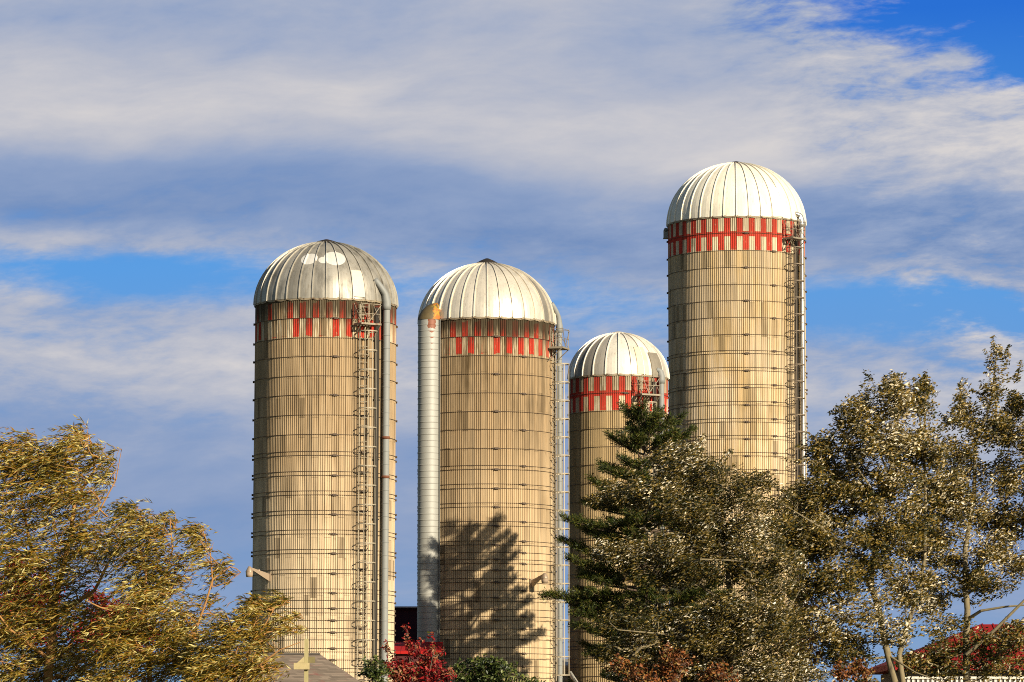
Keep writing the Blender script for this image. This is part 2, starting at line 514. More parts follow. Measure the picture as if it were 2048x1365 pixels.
# ------------------------------------------------------------------ silos
def silo(cx, R_px, Y, rim_py, n, hoops, dome_h, cap_r, cap_h, label, wall_kw, dome_kw, lean=0.0, cap_mat=None, tones=None, seed=0, gore_var=0.14):
    rnd = random.Random(seed)
    k = Y / F
    R = R_px * k
    P = at(cx, rim_py, Y - R)
    zr = P.z
    X = at(cx, rim_py, Y).x
    phi = math.atan2(X, Y)
    root = empty('concrete_silo', (X - lean * zr, Y, 0), (0, lean, -phi))
    tag(root, label, 'silo', 'concrete stave silos on the farm')
    zf = lambda py: at(cx, py, Y - R).z
    wp = lambda az, rad, z: Vector((rad * math.sin(az), -rad * math.cos(az), z))
    h = (zf(hoops[0]) - zf(hoops[1])) if len(hoops) > 1 else 0.75
    # ribbed stave wall: four ribs per stave, a deeper groove at each joint
    mb = MB()
    ring = []
    ribs = 3
    for s in range(n):
        for q in range(ribs):
            for f, dd in ((0.0, 1.0), (0.20, 1.0), (0.38, 0.0), (0.82, 0.0)):
                deep = 0.036 if (q == 0) else 0.027
                ring.append((2 * PI * (s + (q + f - 0.07) / ribs) / n, R - dd * deep))
    M = len(ring)
    zs = [-0.05, zr * 0.33, zr * 0.66, zr]
    vs = [(r * math.sin(a), -r * math.cos(a), z) for z in zs for (a, r) in ring]
    fs = []
    for i in range(len(zs) - 1):
        for q in range(M):
            fs.append((i * M + q, i * M + (q + 1) % M, (i + 1) * M + (q + 1) % M, (i + 1) * M + q))
    mb.add(vs, fs)
    mb.build('wall', wall_mat('stave_wall', n, zr, wall_kw.pop('h', h), **wall_kw), root)
    # hoops with tension lugs
    lug_mb = MB()
    lug_mb.box((0, -0.035, 0), (0.16, 0.06, 0.075)).box((-0.13, -0.03, 0.006), (0.12, 0.03, 0.03)).box((0.12, -0.03, -0.006), (0.10, 0.03, 0.03))
    lug0 = None
    hoop0 = None
    for i, py in enumerate(hoops):
        z = zf(py)
        if hoop0 is None:
            pts = [wp(2 * PI * q / 120, R + 0.011, 0) for q in range(120)]
            hb = MB().tube(pts, 0.0095, 5, closed=True)
            hoop0 = hp = hb.build('hoop', M_IRON, root)
            hp.location = (0, 0, z)
        else:
            hp = again(hoop0, root, (0, 0, z))
        for az in wall_lugs(i, R_px):
            if lug0 is None:
                lug0 = lg = lug_mb.build('lug', M_IRON, hp)
                lg.location = wp(az, R, 0)
                lg.rotation_euler = (0, 0, az)
            else:
                again(lug0, hp, wp(az, R, 0), (0, 0, az))
    # dome of raised-seam gores
    gores = n // 2
    H = dome_h * R
    mb = MB()
    tone = []
    steps = 14
    a_end = math.acos(min(0.999, cap_r))
    Re = R * 1.012
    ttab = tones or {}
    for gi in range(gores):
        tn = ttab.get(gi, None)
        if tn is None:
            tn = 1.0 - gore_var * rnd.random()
        for sgm in range(4):
            a0 = 2 * PI * (gi + sgm / 4) / gores
            a1 = 2 * PI * (gi + (sgm + 1) / 4) / gores
            bulge = lambda w: 1.0 + 0.006 * math.sin(PI * w)
            vs, fs = [], []
            for q in range(steps + 1):
                el = a_end * q / steps
                rr, zz = Re * math.cos(el), H * math.sin(el)
                for (aa, w) in ((a0, sgm / 4), (a1, (sgm + 1) / 4)):
                    r2 = rr * bulge(w)
                    vs.append((r2 * math.sin(aa), -r2 * math.cos(aa), zr + 0.01 + zz))
            for q in range(steps):
                fs.append((2 * q, 2 * q + 1, 2 * q + 3, 2 * q + 2))
            mb.add(vs, fs, True)
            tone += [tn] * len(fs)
        # standing seam
        vs, fs = [], []
        a = 2 * PI * gi / gores
        wv = 0.016
        for q in range(steps + 1):
            el = a_end * q / steps
            rr, zz = Re * math.cos(el), H * math.sin(el)
            nr = Vector((math.cos(el) / Re, math.sin(el) / H))
            nr.normalize()
            for (da, up) in ((-wv, -0.01), (-wv, 0.05), (wv, 0.05), (wv, -0.01)):
                r2 = rr + nr[0] * up
                z2 = zz + nr[1] * up
                cx_, cy_ = r2 * math.sin(a) + da * math.cos(a), -r2 * math.cos(a) + da * math.sin(a)
                vs.append((cx_, cy_, zr + 0.01 + z2))
        for q in range(steps):
            for w in range(3):
                fs.append((4 * q + w, 4 * q + w + 1, 4 * q + w + 5, 4 * q + w + 4))
        mb.add(vs, fs, False)
        tone += [0.98] * len(fs)
    discs = [((wp(az, R * math.cos(el), zr + H * math.sin(el))), r) for (az, el, r) in dome_kw.pop('discs', ())]
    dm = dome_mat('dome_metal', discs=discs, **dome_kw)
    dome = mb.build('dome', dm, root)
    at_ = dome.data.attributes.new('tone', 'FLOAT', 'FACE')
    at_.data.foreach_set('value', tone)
    # scalloped eave strip
    mb = MB()
    vs, fs = [], []
    q = gores * 6
    for i in range(q):
        a = 2 * PI * i / q
        dip = 0.03 + 0.045 * abs(math.sin(PI * (i % 6) / 6.0)) * (0.6 + 0.4 * rnd.random())
        r1, r2_ = R * 1.013 + 0.006, R * 1.004 + 0.02
        vs += [(r1 * math.sin(a), -r1 * math.cos(a), zr + 0.045), (r2_ * math.sin(a), -r2_ * math.cos(a), zr - dip)]
    for i in range(q):
        j = (i + 1) % q
        fs.append((2 * i, 2 * i + 1, 2 * j + 1, 2 * j))
    mb.add(vs, fs, False)
    mb.build('eave', M_EAVE, root)
    # cap at the crown
    zc = zr + 0.01 + H * math.sin(a_end)
    rc = Re * cap_r
    mb = MB().lathe([(rc * 1.06, zc - 0.03), (rc * 1.06, zc + 0.03), (rc * 0.55, zc + cap_h * 0.65), (rc * 0.12, zc + cap_h), (0.001, zc + cap_h)], 40)
    mb.build('roof_cap', cap_mat or M_CAP, root)
    return dict(root=root, R=R, zr=zr, H=H, zf=zf, wp=wp, k=k, Y=Y, cx=cx, Rpx=R_px, dm=dm, X=X)


LUGS = {}


def wall_lugs(i, R_px):
    p = (i % 2)
    return [math.radians(a) for a in ((8, 95, -86, 190) if p == 0 else (-8 + 40, -90, 88, 150))]


M_EAVE = plain('eave_rust', (0.30, 0.24, 0.16), 0.7, 0.2, 0.5, 9.0, 1.0, (0.09, 0.05, 0.03), 0.12)


def ladder_and_cage(S, az, z_top, z_bot, cage_z, ring_r=0.36, stand=0.38, plat=True, plat_z=None, rail_h=0.78, mat=None):
    root, R, wp = S['root'], S['R'], S['wp']
    mat = mat or M_LADDER
    out = wp(az, 1.0, 0)
    side = Vector((math.cos(az), math.sin(az), 0))
    lad = MB()
    for s in (-1, 1):
        lad.bar(wp(az, R + 0.13, z_bot) + side * (s * 0.2), wp(az, R + 0.13, z_top) + side * (s * 0.2), 0.04, 0.03)
    z = z_bot + 0.4
    while z < z_top:      # stand-offs to the wall
        for s in (-1, 1):
            lad.bar(wp(az, R - 0.02, z) + side * (s * 0.2), wp(az, R + 0.13, z) + side * (s * 0.2), 0.025)
        z += 2.2
    lad_o = lad.build('ladder', mat, root)
    rung0 = None
    z = z_bot + 0.15
    while z < z_top - 0.05:
        if rung0 is None:
            rung0 = MB().tube([side * -0.2, side * 0.2], 0.013, 6).build('rung', mat, lad_o)
            rung0.location = wp(az, R + 0.13, z)
        else:
            again(rung0, lad_o, wp(az, R + 0.13, z))
        z += 0.305
    # safety cage: rings open toward the wall plus vertical straps
    c = lambda zz: wp(az, R + stand, zz)
    cage = MB()
    zc0, zc1 = min(cage_z) - 0.02, max(cage_z) + 0.02
    for ang in (-95, -48, 0, 48, 95):
        a = math.radians(ang) + az
        p = Vector((ring_r * math.sin(a), -ring_r * math.cos(a), 0))
        tang = Vector((math.cos(a), math.sin(a), 0))
        nrm = Vector((math.sin(a), -math.cos(a), 0))
        cage.box(c((zc0 + zc1) / 2) + p * 0.985, (0.032, 0.010, zc1 - zc0), (tang, nrm, Vector((0, 0, 1))))
    cage_o = cage.build('safety_cage', mat, root)
    ring0 = None
    for zz in cage_z:
        if ring0 is None:
            pts = []
            for q in range(29):
                a = az + math.radians(-140 + 280 * q / 28)
                pts.append(Vector((ring_r * math.sin(a), -ring_r * math.cos(a), 0)))
            pts = [wp(az, -stand + 0.10, 0) + side * -0.22] + pts + [wp(az, -stand + 0.10, 0) + side * 0.22]
            vs, fs = [], []
            for p in pts:
                o_ = p.copy(); o_.normalize()
                for (dr, dz) in ((-0.007, -0.021), (0.007, -0.021), (0.007, 0.021), (-0.007, 0.021)):
                    vs.append(p + o_ * dr + Vector((0, 0, dz)))
            for q in range(len(pts) - 1):
                for w in range(4):
                    fs.append((4 * q + w, 4 * q + (w + 1) % 4, 4 * q + 4 + (w + 1) % 4, 4 * q + 4 + w))
            ring0 = MB().add(vs, fs).build('cage_ring', mat, cage_o)
            ring0.location = c(zz)
        else:
            again(ring0, cage_o, c(zz))
    if plat:
        zp = plat_z
        w, d = 0.86, 0.54
        pc = wp(az, R + 0.08 + d / 2, zp)
        ax = (side, out, Vector((0, 0, 1)))
        fl = MB()
        for q in range(6):      # open grating of slats between edge bars
            fl.box(pc + side * ((q - 2.5) * w / 6.3), (0.10, d, 0.03), ax)
        for s in (-1, 1):
            fl.box(pc + side * (s * w / 2), (0.035, d + 0.04, 0.075), ax)
            fl.box(pc + out * (s * d / 2), (w + 0.03, 0.032, 0.07), ax)
            fl.bar(pc + side * (s * w / 2) + out * (d / 2 - 0.03) - Vector((0, 0, 0.03)), wp(az, R, zp - 0.55) + side * (s * w / 2), 0.03)
        po = fl.build('platform', M_PLATFORM, root)
        rl = MB()
        for s in (-1, 1):
            for o2 in (-1, 1):
                b = pc + side * (s * (w / 2 + 0.004)) + out * (o2 * (d / 2 - 0.02)) + Vector((0, 0, 0.04))
                rl.bar(b, b + Vector((0, 0, rail_h)), 0.022)
            b0 = pc + side * (s * (w / 2 + 0.004)) + out * (d / 2 - 0.02)
            b1 = pc + side * (s * (w / 2 + 0.004)) - out * (d / 2 - 0.02)
            for hh in (0.5, 0.98):
                rl.bar(b0 + Vector((0, 0, rail_h * hh)), b1 + Vector((0, 0, rail_h * hh)), 0.018)
            rl.bar(b0 + Vector((0, 0, 0.05)), b1 + Vector((0, 0, rail_h * 0.98)), 0.022)
        for hh in (0.5, 0.98):
            a_ = pc - side * (w / 2) + out * (d / 2 + 0.002) + Vector((0, 0, rail_h * hh))
            b_ = pc + side * (w / 2) + out * (d / 2 + 0.002) + Vector((0, 0, rail_h * hh))
            rl.bar(a_, b_, 0.018)
        a_ = pc - side * (w * 0.15) + out * (d / 2 + 0.02) + Vector((0, 0, 0.05))
        rl.bar(a_, pc + side * (w / 2) + out * (d / 2 + 0.02) + Vector((0, 0, rail_h * 0.95)), 0.022)
        rl.bar(a_, pc - side * (w / 2) + out * (d / 2 + 0.02) + Vector((0, 0, rail_h * 0.95)), 0.022)
        rl.build('railing', M_PLATFORM, po)


def fill_pipe(S, az, rad_out, r, z_bot, mat, az_top, el_top=0.45, elbow=True, clamps=(), joints=0.5):
    root, R, wp, zr, H = S['root'], S['R'], S['wp'], S['zr'], S['H']
    mb = MB()
    zt = zr - 0.15
    zc = z_bot
    pts, rad = [], []
    # straight run with slightly raised joint beads
    while zc < zt:
        for dz, rr in ((0.0, r), (0.012, r + 0.012), (0.03, r + 0.012), (0.042, r)):
            pts.append(wp(az, R + rad_out, zc + dz)); rad.append(rr)
        zc += joints
    pts.append(wp(az, R + rad_out, zt)); rad.append(r)
    mb.tube(pts, rad, 28)
    mb.sm = [False] * len(mb.sm)
    p = mb.build('fill_pipe', mat, root)
    if elbow:
        eb = MB()
        pts, rad = [wp(az, R + rad_out, zt - 0.16), wp(az, R + rad_out, zt + 0.0), wp(az, R + rad_out, zt + 0.14)], [r + 0.035, r + 0.035, r + 0.03]
        steps = 7
        for q in range(1, steps + 1):
            f = q / steps
            el = el_top * f
            off = rad_out * (1 - f) + 0.02 * f
            pts.append(wp(az + (az_top - az) * f, (R + off * 1.0) * math.cos(el) , zr + H * math.sin(el) + 0.08 * (1 - f) + 0.12))
            rad.append(r * (0.98 - 0.18 * f))
        eb.tube(pts, rad, 14)
        eb.build('elbow', mat, p)
    for zz in clamps:
        cb = MB().lathe([(r + 0.004, zz - 0.05), (r + 0.022, zz - 0.05), (r + 0.022, zz + 0.05), (r + 0.004, zz + 0.05)], 16, tuple(wp(az, R + rad_out, 0))[:2])
        cb.bar(wp(az, R, zz), wp(az, R + rad_out - r, zz), 0.05)
        cb.build('clamp', M_RUST, p)
    return p


TAN_L, TAN_D = (0.57, 0.42, 0.255), (0.34, 0.235, 0.13)
RED = (0.52, 0.035, 0.02)
PALE = (0.62, 0.53, 0.38)

hoopsA = [636, 675.5, 713, 752, 790, 830, 869, 903, 911, 943, 951, 982, 990, 1021, 1029, 1060, 1068, 1099, 1107, 1139, 1147, 1178, 1186,
          1201, 1217, 1226, 1241, 1257, 1265, 1280, 1297, 1304, 1320, 1337, 1344, 1360]
A = silo(652, 142, 147.6, 597, 66, hoopsA, 0.905, 0.19, 0.19,
         'silo with a dull grey dome, faded red checks and a lamp low on one edge',
         dict(light=TAN_L, dark=TAN_D, worn=0.52, stain=0.85, inset=False, mottled=0.07, red=RED, pale=PALE, lower=(0.72, 0.57, 0.38), h=0.765),
         dict(c=(0.44, 0.41, 0.35), metal=0.35, rough=0.50, smudge=1.0, rust=0.25,
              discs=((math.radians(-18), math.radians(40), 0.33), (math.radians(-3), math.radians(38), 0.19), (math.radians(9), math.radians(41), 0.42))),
         lean=0.0035, seed=3, gore_var=0.42, tones={24: 0.55, 25: 0.35, 26: 0.6, 28: 0.85})  # low tones paint the shaded, dark-reflecting left edge into the gores
hoopsB = [673, 711.5, 748, 786, 823, 859, 897, 931, 939, 968, 977, 1006, 1014, 1043, 1052, 1082, 1090, 1105, 1119, 1127, 1141, 1157, 1165,
          1181, 1196, 1203, 1219, 1233, 1241, 1258, 1270, 1279, 1295, 1307, 1318, 1333, 1345, 1356]
B = silo(974, 136, 155.0, 635, 66, hoopsB, 0.905, 0.18, 0.27,
         'silo with sooty worn checks and a wide grey tube running up beside its dome',
         dict(light=TAN_L, dark=TAN_D, worn=0.46, stain=0.92, inset=False, mottled=0.05, red=RED, pale=(0.50, 0.40, 0.27), lower=(0.67, 0.51, 0.315), grime=1.0, h=0.765),
         dict(c=(0.78, 0.71, 0.59), metal=0.35, rough=0.36, smudge=0.45, rust=0.03), seed=5,
         tones={5: 0.32, 6: 0.5})
hoopsC = [786, 822, 857, 893.5, 929, 966, 1002, 1038, 1075, 1080, 1111, 1117, 1147, 1153, 1172, 1184, 1190, 1208, 1220, 1226, 1245, 1256, 1262, 1281, 1292, 1298, 1317, 1328, 1334, 1353]
Cc = silo(1237, 99.5, 161.0, 749.5, 48, hoopsC, 0.925, 0.21, 0.14,
          'smallest silo, set behind the conifer, with a pale pointed dome and bright red checks',
          dict(light=(0.54, 0.40, 0.22), dark=(0.40, 0.285, 0.145), worn=0.12, stain=0.40, inset=True, mottled=0.06, red=(0.60, 0.045, 0.03), pale=(0.60, 0.50, 0.36), h=0.765),
          dict(c=(0.80, 0.74, 0.64), metal=0.12, rough=0.42, smudge=0.35, rust=0.10), seed=8, gore_var=0.25, cap_mat=plain('pale_cap', (0.75, 0.68, 0.56), 0.45, 0.3, 0.1),
          tones={20: 0.2, 21: 0.25, 22: 0.4, 4: 0.55})  # left gores darkened: shade of the dome's far side painted as tone
hoopsD = [466, 501, 535, 569, 601.5, 635, 669, 701, 707, 735, 741.5, 769, 775, 803, 810, 837, 844, 871, 878, 905, 912, 939, 946, 973, 980, 990, 1007, 1014,
          1041, 1048, 1075, 1082, 1109, 1116, 1143, 1150, 1177, 1184, 1211, 1218, 1245, 1252, 1279, 1286, 1313, 1320, 1347, 1354]
D = silo(1472.5, 138, 170.0, 433, 70, hoopsD, 0.91, 0.17, 0.16,
         'tallest silo, with a clean cream white dome and bright red checks, rising above the poplars',
         dict(light=(0.70, 0.56, 0.385), dark=(0.50, 0.36, 0.185), worn=0.10, stain=0.28, inset=True, mottled=0.16, red=(0.56, 0.04, 0.025), pale=(0.62, 0.53, 0.38), h=0.765),
         dict(c=(0.82, 0.76, 0.63), metal=0.0, rough=0.45, smudge=0.30, rust=0.05), seed=11)

zA, zB, zC, zD = A['zf'], B['zf'], Cc['zf'], D['zf']
rad_ = math.radians
# silo A: caged ladder, platform, fill pipe, hatch panel
ladder_and_cage(A, rad_(31), zA(606), 0.4, [zA(662 + 38.6 * i) for i in range(18)], plat_z=zA(648))
fill_pipe(A, rad_(52.5), 0.20, 0.135, 0.5, M_PIPE, rad_(45), 0.30, clamps=(zA(871), zA(950)))
# silo B
ladder_and_cage(B, rad_(71), zB(655), 0.4, [zB(720 + 37.0 * i) for i in range(18)], plat_z=zB(688), stand=0.40)
fill_pipe(B, rad_(91), 0.20, 0.105, 0.5, M_PIPE, rad_(84), 0.30)
# silo C
ladder_and_cage(Cc, rad_(30), zC(757), 0.4, [zC(806 + 36.0 * i) for i in range(16)], plat_z=zC(791))
fill_pipe(Cc, rad_(53), 0.15, 0.12, 0.5, M_PIPE, rad_(49), 0.08)
# silo D
M_LADDER_DARK = plain('ladder_rusty', (0.16, 0.12, 0.08), 0.6, 0.2, 0.3)
ladder_and_cage(D, rad_(49), zD(442), 0.4, [zD(492 + 33.6 * i) for i in range(24)], plat_z=zD(474), mat=M_LADDER_DARK, ring_r=0.36)
fill_pipe(D, rad_(62.5), 0.18, 0.12, 0.5, M_PIPE_SHINY, rad_(58), 0.07)


M_CONDUIT = plain('dark_conduit', (0.018, 0.014, 0.010), 0.8, 0.0, 0.3)


def conduit(S, az, w=0.17, z_top=None):
    wp, R = S['wp'], S['R']
    sd_, od_ = Vector((math.cos(az), math.sin(az), 0)), wp(az, 1, 0)
    zt = z_top or S['zr'] - 0.25
    mb = MB().box(wp(az, R + 0.03, zt / 2 + 0.2), (w, 0.10, zt - 0.4), (sd_, od_, Vector((0, 0, 1))))
    z = 1.2
    while z < zt - 0.3:
        mb.box(wp(az, R + 0.035, z), (w + 0.08, 0.115, 0.05), (sd_, od_, Vector((0, 0, 1))))
        z += 2.3
    return mb.build('conduit', M_CONDUIT, S['root'])


conduit(A, rad_(44.6), 0.21)
conduit(B, rad_(85), 0.12)
conduit(Cc, rad_(45.0), 0.17)
conduit(D, rad_(57.2), 0.20)


def dome_patch(S, name, az0, az1, el0, el1, mat, lift=0.03, steps=8):
    """a thick curved panel on the dome"""
    R, H, zr = S['R'] * 1.012, S['H'], S['zr'] + 0.01
    vs, fs = [], []
    for layer in (0.0, lift):
        for q in range(steps + 1):
            el = el0 + (el1 - el0) * q / steps
            for w in range(5):
                a = az0 + (az1 - az0) * w / 4
                r = (R * math.cos(el)) * (1.0065) + layer * math.cos(el)
                vs.append((r * math.sin(a), -r * math.cos(a), zr + H * math.sin(el) + layer * math.sin(el)))
    m = (steps + 1) * 5
    for q in range(steps):
        for w in range(4):
            i = q * 5 + w
            fs.append((m + i, m + i + 1, m + i + 6, m + i + 5))
    for w in range(4):
        fs.append((w, w + 1, m + w + 1, m + w)); i = steps * 5 + w
        fs.append((i + 1, i, m + i, m + i + 1))
    for q in range(steps):
        i = q * 5
        fs.append((i + 5, i, m + i, m + i + 5)); i += 4
        fs.append((i, i + 5, m + i + 5, m + i))
    return MB().add(vs, fs, False).build(name, mat, S['root'])


M_HATCH = plain('hatch_panel', (0.62, 0.54, 0.42), 0.55, 0.0, 0.08)
dome_patch(A, 'hatch', rad_(21.5), rad_(32.0), rad_(2), rad_(27), M_HATCH)
dome_patch(Cc, 'hatch', rad_(22.0), rad_(36.5), rad_(1), rad_(38), plain('stained_panel', (0.72, 0.58, 0.36), 0.6, 0.0, 0.3, 4.0))
dome_patch(D, 'hatch', rad_(31.0), rad_(41.0), rad_(1), rad_(30), plain('cream_panel', (0.80, 0.75, 0.65), 0.5, 0.0, 0.06), 0.02)
dome_patch(Cc, 'dormer', rad_(41.0), rad_(58.0), rad_(-2), rad_(30), plain('dull_panel', (0.30, 0.26, 0.20), 0.5, 0.4, 0.2), 0.05)
# small vent box on the rim of silo D
wpD = D['wp']
az = rad_(-86)
sd = Vector((math.cos(az), math.sin(az), 0)); od = wpD(az, 1, 0)
vb = MB().box(wpD(az, D['R'] + 0.10, zD(450)), (0.34, 0.20, 0.34), (sd, od, Vector((0, 0, 1))))
vb.box(wpD(az, D['R'] + 0.09, zD(450) - 0.19), (0.40, 0.25, 0.03), (sd, od, Vector((0, 0, 1))))
vb.tube([wpD(az, D['R'] + 0.10, zD(450) + 0.17) - sd * 0.17, wpD(az, D['R'] + 0.10, zD(450) + 0.17) + sd * 0.17], 0.098, 12)
vb.build('vent_box', M_PIPE, D['root'])

# wide unloading chute on silo B
cm, ct, cb_ = new_mat('chute_metal')
x, y, z = ct.xyz(ct.n('ShaderNodeTexCoord').outputs['Object'])
n1 = ct.noise(ct.vec(x, y, ct.mul(z, 0.5)), 2.5, 4.0, 0.6)
col = ct.mix(n1, (0.30, 0.30, 0.275), (0.38, 0.375, 0.345))
band_ = ct.m('FRACT', ct.m('DIVIDE', ct.sub(B['zr'], z), 0.247))
ln = ct.sstep(band_, 0.13, 0.02)
col = ct.mix(ct.mul(ln, 0.35), col, (0.16, 0.13, 0.10))
azc = rad_(-51.2)
cC = B['wp'](azc, B['R'] + 0.24, 0)
# rust spots run under the bands on its front right side
fa = ct.m('ARCTAN2', ct.sub(x, cC.x), ct.sub(cC.y, y))
wob = ct.mul(ct.sub(ct.noise(ct.vec(ct.mul(x, 7.0), ct.mul(y, 7.0), ct.mul(z, 7.0)), 1.0, 3.0, 0.6), 0.5), 0.35)
da = ct.m('ABSOLUTE', ct.sub(fa, 0.27))
depth_ = ct.sub(B['zr'], z)
size = ct.sstep(depth_, 2.1, 0.0, 0.0, 1.0)
spot = ct.m('LESS_THAN', ct.add(ct.m('DIVIDE', da, 0.5), ct.add(ct.mul(band_, 1.9), wob)), ct.mul(size, 0.75))
topr = ct.mul(ct.m('LESS_THAN', ct.add(ct.mul(da, 0.55), wob), 0.20), ct.m('LESS_THAN', ct.add(depth_, wob), 0.40))
col = ct.mix(ct.m('MAXIMUM', spot, topr), col, (0.20, 0.065, 0.03))
ct.put(cb_.inputs['Base Color'], col)
cb_.inputs['Roughness'].default_value = 0.55
cb_.inputs['Metallic'].default_value = 0.15
mb = MB()
prof = []
zb, zt_ = zB(1296), B['zr'] - 0.02
zc = zt_
rc = 0.445
while zc > 2.6:
    prof += [(rc, zc), (rc, zc - 0.205), (rc + 0.012, zc - 0.215), (rc + 0.012, zc - 0.237)]
    zc -= 0.247
prof.append((rc, zc))
mb.lathe(prof[::-1], 72, (cC.x, cC.y), smooth=False)
chute = mb.build('chute', cm, B['root'])
fl = MB()
sdv = Vector((math.cos(azc), math.sin(azc), 0)); odv = B['wp'](azc, 1, 0)
for s in (-1, 1):
    p = B['wp'](azc, B['R'] + 0.07, (zt_ + 2.6) / 2) + sdv * (s * (rc + 0.035))
    fl.box(p, (0.075, 0.02, zt_ - 2.6), (sdv, odv, Vector((0, 0, 1))))
fl.build('flange', M_PIPE, chute)
hm, ht, hb_ = new_mat('hood_rusty')
x, y, z = ht.xyz(ht.n('ShaderNodeTexCoord').outputs['Object'])
n1 = ht.noise(ht.vec(x, y, z), 4.5, 5.0, 0.7)
col = ht.mix(n1, (0.06, 0.04, 0.016), (0.15, 0.11, 0.045))
n2 = ht.noise(ht.vec(x, y, ht.mul(z, 0.6)), 5.5, 3.0, 0.6)
rgt = ht.sstep(ht.sub(x, cC.x), 0.0, 0.26)
col = ht.mix(ht.mul(ht.sstep(ht.add(n2, ht.mul(rgt, 0.22)), 0.60, 0.70), rgt), col, (0.40, 0.13, 0.025))
col = ht.mix(ht.mul(ht.sstep(ht.add(n1, ht.mul(rgt, 0.12)), 0.60, 0.68), rgt), col, (0.36, 0.23, 0.02))
ht.put(hb_.inputs['Base Color'], col)
hb_.inputs['Roughness'].default_value = 0.7
vs, fs = [], []
hs_ = 10
inward = -odv
for q in range(hs_ + 1):
    f = q / hs_
    rr = 0.47 * math.cos(f * PI / 2 * 0.93)
    zz = 0.74 * math.sin(f * PI / 2)
    cc = Vector((cC.x, cC.y, 0)) + inward * (0.50 * f ** 1.2)
    for k_ in range(36):
        a = 2 * PI * k_ / 36
        vs.append((cc.x + rr * math.sin(a), cc.y - rr * math.cos(a), zt_ + zz))
for q in range(hs_):
    for k_ in range(36):
        fs.append((q * 36 + k_, q * 36 + (k_ + 1) % 36, (q + 1) * 36 + (k_ + 1) % 36, (q + 1) * 36 + k_))
fs.append(tuple(range(hs_ * 36, hs_ * 36 + 36)))
MB().add(vs, fs, True).build('chute_hood', hm, chute)


# ------------------------------------------------------------------ wall lamps
def barn_lamp(S, az, py, label, head_out, drop):
    R, wp = S['R'], S['wp']
    Mx = S['root'].matrix_basis
    from mathutils import Matrix, Euler
    M = Matrix.Translation(S['root'].location) @ Euler(S['root'].rotation_euler).to_matrix().to_4x4()
    o = empty('wall_lamp', M @ wp(az, R + 0.013, S['zf'](py)), (0, 0, S['root'].rotation_euler.z + az))
    tag(o, label, 'lamp', 'lamps bolted to the silo walls')
    # local frame: -y points away from the wall
    MB().box((0, -0.02, 0), (0.16, 0.04, 0.34)).build('mounting_plate', M_LAMP, o)
    arm = MB()
    p0, p1 = Vector((0, -0.04, -0.10)), Vector((0, -head_out, drop + 0.16))
    vs = []
    for s in (-1, 1):
        w = 0.05
        vs += [(s * w, p0.y, p0.z - 0.06), (s * w, p0.y, p0.z + 0.22), (s * 0.03, p1.y, p1.z + 0.03), (s * 0.03, p1.y, p1.z - 0.03)]
    arm.add(vs, [(0, 1, 2, 3), (7, 6, 5, 4), (0, 4, 5, 1), (1, 5, 6, 2), (2, 6, 7, 3), (3, 7, 4, 0)])
    arm.build('arm', M_LAMP, o)
    c = (0, -head_out - 0.02)
    hd = MB().lathe([(0.001, drop + 0.22), (0.05, drop + 0.21), (0.085, drop + 0.14), (0.145, drop + 0.03), (0.15, drop), (0.14, drop - 0.01)], 24, c)
    hd.build('lamp_head', M_LAMP, o)
    MB().lathe([(0.142, drop - 0.01), (0.138, drop - 0.09), (0.122, drop - 0.19), (0.001, drop - 0.19)], 24, c).build('lens', M_LENS, o)
    MB().tube([(0.02, -head_out * 0.55, drop * 0.45 + 0.09), (0.02, -head_out * 0.55, drop * 0.45 + 0.20)], [0.03, 0.035], 10).build('photocell', M_LENS, o)
    return o


barn_lamp(A, rad_(-48.5), 1153, 'metal barn lamp jutting past the edge of the grey domed silo, against the sky', 0.98, 0.16)
barn_lamp(B, rad_(40), 1166, 'metal barn lamp on a slanted arm beside a tree shadow on the silo wall', 0.80, 0.18)


# ------------------------------------------------------------------ buildings
def metal_roof_mat(name, c, rough=0.45, lines=3.0, axis='x'):
    m, t, b = new_mat(name)
    x, y, z = t.xyz(t.n('ShaderNodeTexCoord').outputs['Object'])
    v = x if axis == 'x' else y
    n1 = t.noise(t.vec(x, y, z), 0.9, 4.0, 0.6)
    n2 = t.noise(t.vec(t.mul(x, 6.0), t.mul(y, 0.8), z), 1.0, 3.0, 0.6)
    col = t.mix(t.add(t.mul(n1, 0.6), t.mul(n2, 0.4)), tuple(k * 0.72 for k in c), tuple(k * 1.2 for k in c))
    fr = t.m('FRACT', t.mul(v, lines))
    col = t.mix(t.mul(t.m('LESS_THAN', fr, 0.10), 0.5), col, tuple(k * 0.4 for k in c))
    t.put(b.inputs['Base Color'], col)
    b.inputs['Roughness'].default_value = rough
    b.inputs['Specular IOR Level'].default_value = 0.12
    return m


def hip_roof(cx, cy, lx, ly, ridge0, ridge1, z0, z1, thick=0.12):
    """hip or gable roof slab: eave rectangle lx by ly, ridge from x=ridge0 to ridge1"""
    mb = MB()
    x0, x1, y0, y1 = cx - lx / 2, cx + lx / 2, cy - ly / 2, cy + ly / 2
    top = [(x0, y0, z0), (x1, y0, z0), (x1, y1, z0), (x0, y1, z0), (ridge0, cy, z1), (ridge1, cy, z1)]
    bot = [(a, b_, c - thick) for (a, b_, c) in top[:4]]
    vs = top + bot
    fs = [(0, 1, 5, 4), (1, 2, 5), (2, 3, 4, 5), (3, 0, 4), (0, 6, 7, 1), (1, 7, 8, 2), (2, 8, 9, 3), (3, 9, 6, 0), (9, 8, 7, 6)]
    return mb.add(vs, fs)


def local(o, mbv):
    return [tuple(Vector(p) - o.location) for p in mbv]


